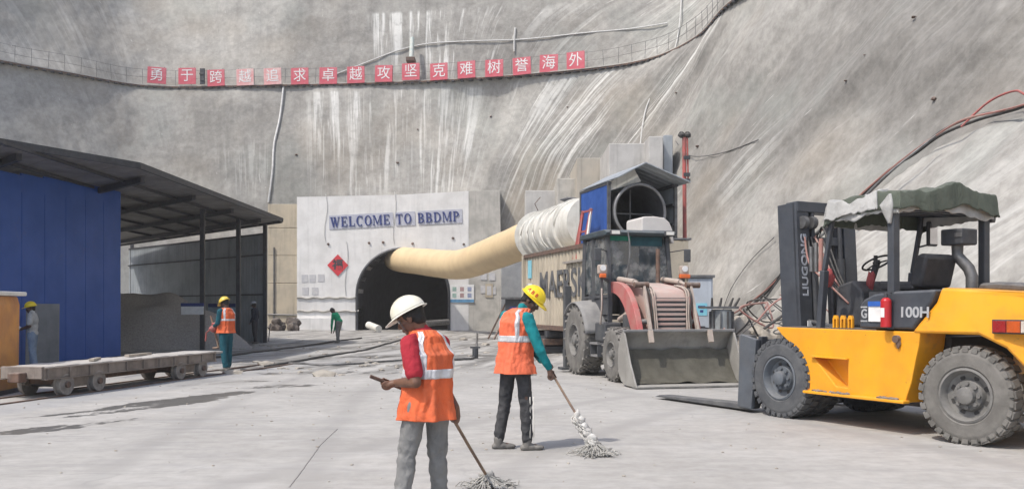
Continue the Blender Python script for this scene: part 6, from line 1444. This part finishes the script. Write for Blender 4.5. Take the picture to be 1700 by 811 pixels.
M_redprint = mat('red_print', (.55, .04, .02), bump=0)
h_ = R(-18); p_ = R(40); Hf = Vector((math.cos(h_) * math.cos(p_), math.sin(h_) * math.cos(p_), -math.sin(p_))); Hr = Vector((math.sin(h_), -math.cos(h_), 0)); Hu = Hr.cross(Hf); H3 = Matrix((Hf, Hr, Hu)).transposed(); hc = Vector(J2['head']) + H3 @ V(-.008, 0, .045)
for k, chx in enumerate('AB8'):
    a = R(118 - 24 * k); el_ = R(24); dn = H3 @ V(math.cos(a) * math.cos(el_) / .132, math.sin(a) * math.cos(el_) / .112, math.sin(el_) / .112); dn.normalize()
    p = hc + H3 @ V(.136 * math.cos(a) * math.cos(el_), .116 * math.sin(a) * math.cos(el_), .116 * math.sin(el_))
    yv = (Hu - dn * Hu.dot(dn)).normalized(); xv = yv.cross(dn)
    text('lettering', chx, .055, M_redprint, p2_, Matrix.Translation(p) @ Matrix((xv, yv, dn)).transposed().to_4x4(), .002, .001)
for sd_, a0 in (('R', 0),):                                     # pale side stripes on the trouser leg
    for dx in (-.012, .014):
        k_, a_ = Vector(J2['knR']), Vector(J2['anR']); side_v = V(.75, -.62, 0).normalized()
        MB().tube([k_ + V(0, 0, .10) + side_v * .075 + V(dx * 1.5, 0, 0), k_ + side_v * .076 + V(dx * 1.5, 0, 0), k_.lerp(a_, .5) + side_v * .072 + V(dx * 1.5, 0, 0), a_ + V(0, 0, .05) + side_v * .064 + V(dx * 1.5, 0, 0)], .006, 6).build('side_stripe', M_whitepaint, p2_, smooth=True)
mop('mop', 'string mop with yarn wrapped up its wooden handle, used by the yellow helmeted worker', B2, st0 - axm * .03, st1, (.9, -.25, 0), 9, wrap=.33)

# --- workers farther off
def std(fwd=0, bend=0, s=1.0, arms='down', hd=0):
    """standing joints facing +x of their own heading, turned into scene axes"""
    h = R(hd); F = Vector((math.cos(h), math.sin(h), 0)); Rt = Vector((math.sin(h), -math.cos(h), 0))
    def q(f, r, z): return (F * f + Rt * r) * s + Vector((0, 0, z * s))
    b = bend
    J = dict(pelvis=q(-.25 * b, 0, .92), chest=q(.12 * b * 1.2, 0, 1.28 - .28 * b), neck=q(.38 * b + .01, 0, 1.47 - .42 * b), head=q(.45 * b + .05, 0, 1.60 - .42 * b))
    for sd_, r in (('L', -1), ('R', 1)):
        J['sh' + sd_] = q(.30 * b, r * .19, 1.41 - .40 * b); J['hip' + sd_] = q(-.23 * b, r * .085, .90); J['kn' + sd_] = q(-.05 * b + .02 * r, r * .10, .50); J['an' + sd_] = q(-.03 + .06 * r, r * .10, .09); J['toe' + sd_] = q(.25 + .06 * r, r * .13, 0)
        if arms == 'down': J['el' + sd_] = q(-.03, r * .25, 1.12); J['wr' + sd_] = q(.08, r * .25, .88)
        elif arms == 'front': J['el' + sd_] = q(.02, r * .24, 1.13); J['wr' + sd_] = q(.25, r * .15, 1.06)
        elif arms == 'hang': J['el' + sd_] = q(.42 * b, r * .2, .80 - .1 * b); J['wr' + sd_] = q(.52 * b, r * .12, .58 - .15 * b)
    return J
teal = mat_cloth('dark_teal_cloth', (.02, .10, .13), (.015, .075, .10))
person('worker in orange vest, dark teal clothes and yellow helmet by the end of the flatcar', (-6.77, 21.4, 0), std(hd=150, arms='front', s=1.0), 0 or SK2, teal, teal, OR, mat('dull_yellow_helmet', (.70, .52, .08), (.62, .45, .08), 4, .4), 160, 28, 150, vox=.012, s=1, vest_len=.0)
o = MB().lump((0, 0, 0), (.10, .08, .09), 4, .4).lump((.02, .03, .1), (.07, .06, .05), 5, .4).tube([(-.05, 0, 0), (-.2, .1, -.1), (-.22, .1, -.3)], .02, 6).build('tool_bag', M_redpipe); o.location = (-7.08, 21.42, 1.0); tag(o, 'red and dark tool bundle held by the worker at the flatcar end', 'tool bag')
o = MB().tube([(0, 0, 0), (-.1, .05, .35), (-.22, .1, .75)], .025, 6).tube([(0, 0, 0), (-.15, .05, -.02)], .03, 6).build('shovel_handle', M_wood); o.location = (-6.98, 21.5, .55); tag(o, 'wooden shovel handle leaning in front of the worker at the flatcar end', 'shovel')
person('worker in pale shirt, blue jeans and yellow helmet standing before the blue wall', (-11.62, 21.9, 0), std(hd=195, arms='front', s=.93), SK2, mat_cloth('pale_shirt', (.46, .46, .44), (.36, .36, .35)), mat_cloth('pale_blue_jeans', (.24, .30, .38), (.18, .23, .30)), None, mat('yellow_helmet', (.8, .62, .02)), 215, 10, 195, short=True, vox=.012)
o = MB().tube(bezier([(.0, 0, 0), (-.12, 0, .05), (-.3, 0, .05), (-.52, 0, .0)], 5), .035, 8).build('white_pipe', M_white, smooth=True); o.location = (-11.80, 21.7, 1.0); tag(o, 'bent white pipe held out by the worker at the blue wall', 'pipe')
person('worker in dark clothes and pale helmet in the shade by the far shed post', (-10.7, 37.6, 0), std(hd=170, arms='down'), SK2, mat_cloth('navy_cloth', (.035, .04, .055)), mat_cloth('dark_grey_cloth', (.06, .06, .065)), None, mat('pale_helmet', (.5, .52, .54)), 150, 20, 170, vox=.016)
person('worker in green shirt bending over on the mud left of the tunnel mouth', (-7.5, 38.8, 0), std(hd=165, bend=.42, arms='hang', s=.96), SK2, mat_cloth('green_shirt', (.02, .30, .15), (.015, .24, .12)), mat_cloth('dull_trousers', (.20, .20, .19)), None, None, 170, 60, 165, vox=.016)
# ------------------------------------------------------------------ dusty air of the yard
m = bpy.data.materials.new('dusty_air'); m.use_nodes = True; nt = m.node_tree; nt.nodes.clear()
out = nn(nt, 'OutputMaterial'); pv = nn(nt, 'VolumePrincipled'); pv.inputs['Color'].default_value = (.95, .94, .92, 1); pv.inputs['Density'].default_value = .0012; pv.inputs['Anisotropy'].default_value = .2
nt.links.new(pv.outputs[0], out.inputs['Volume'])
hz = MB().box((0, 0, 24), (260, 260, 52)).build('haze', m); hz['kind'] = 'stuff'
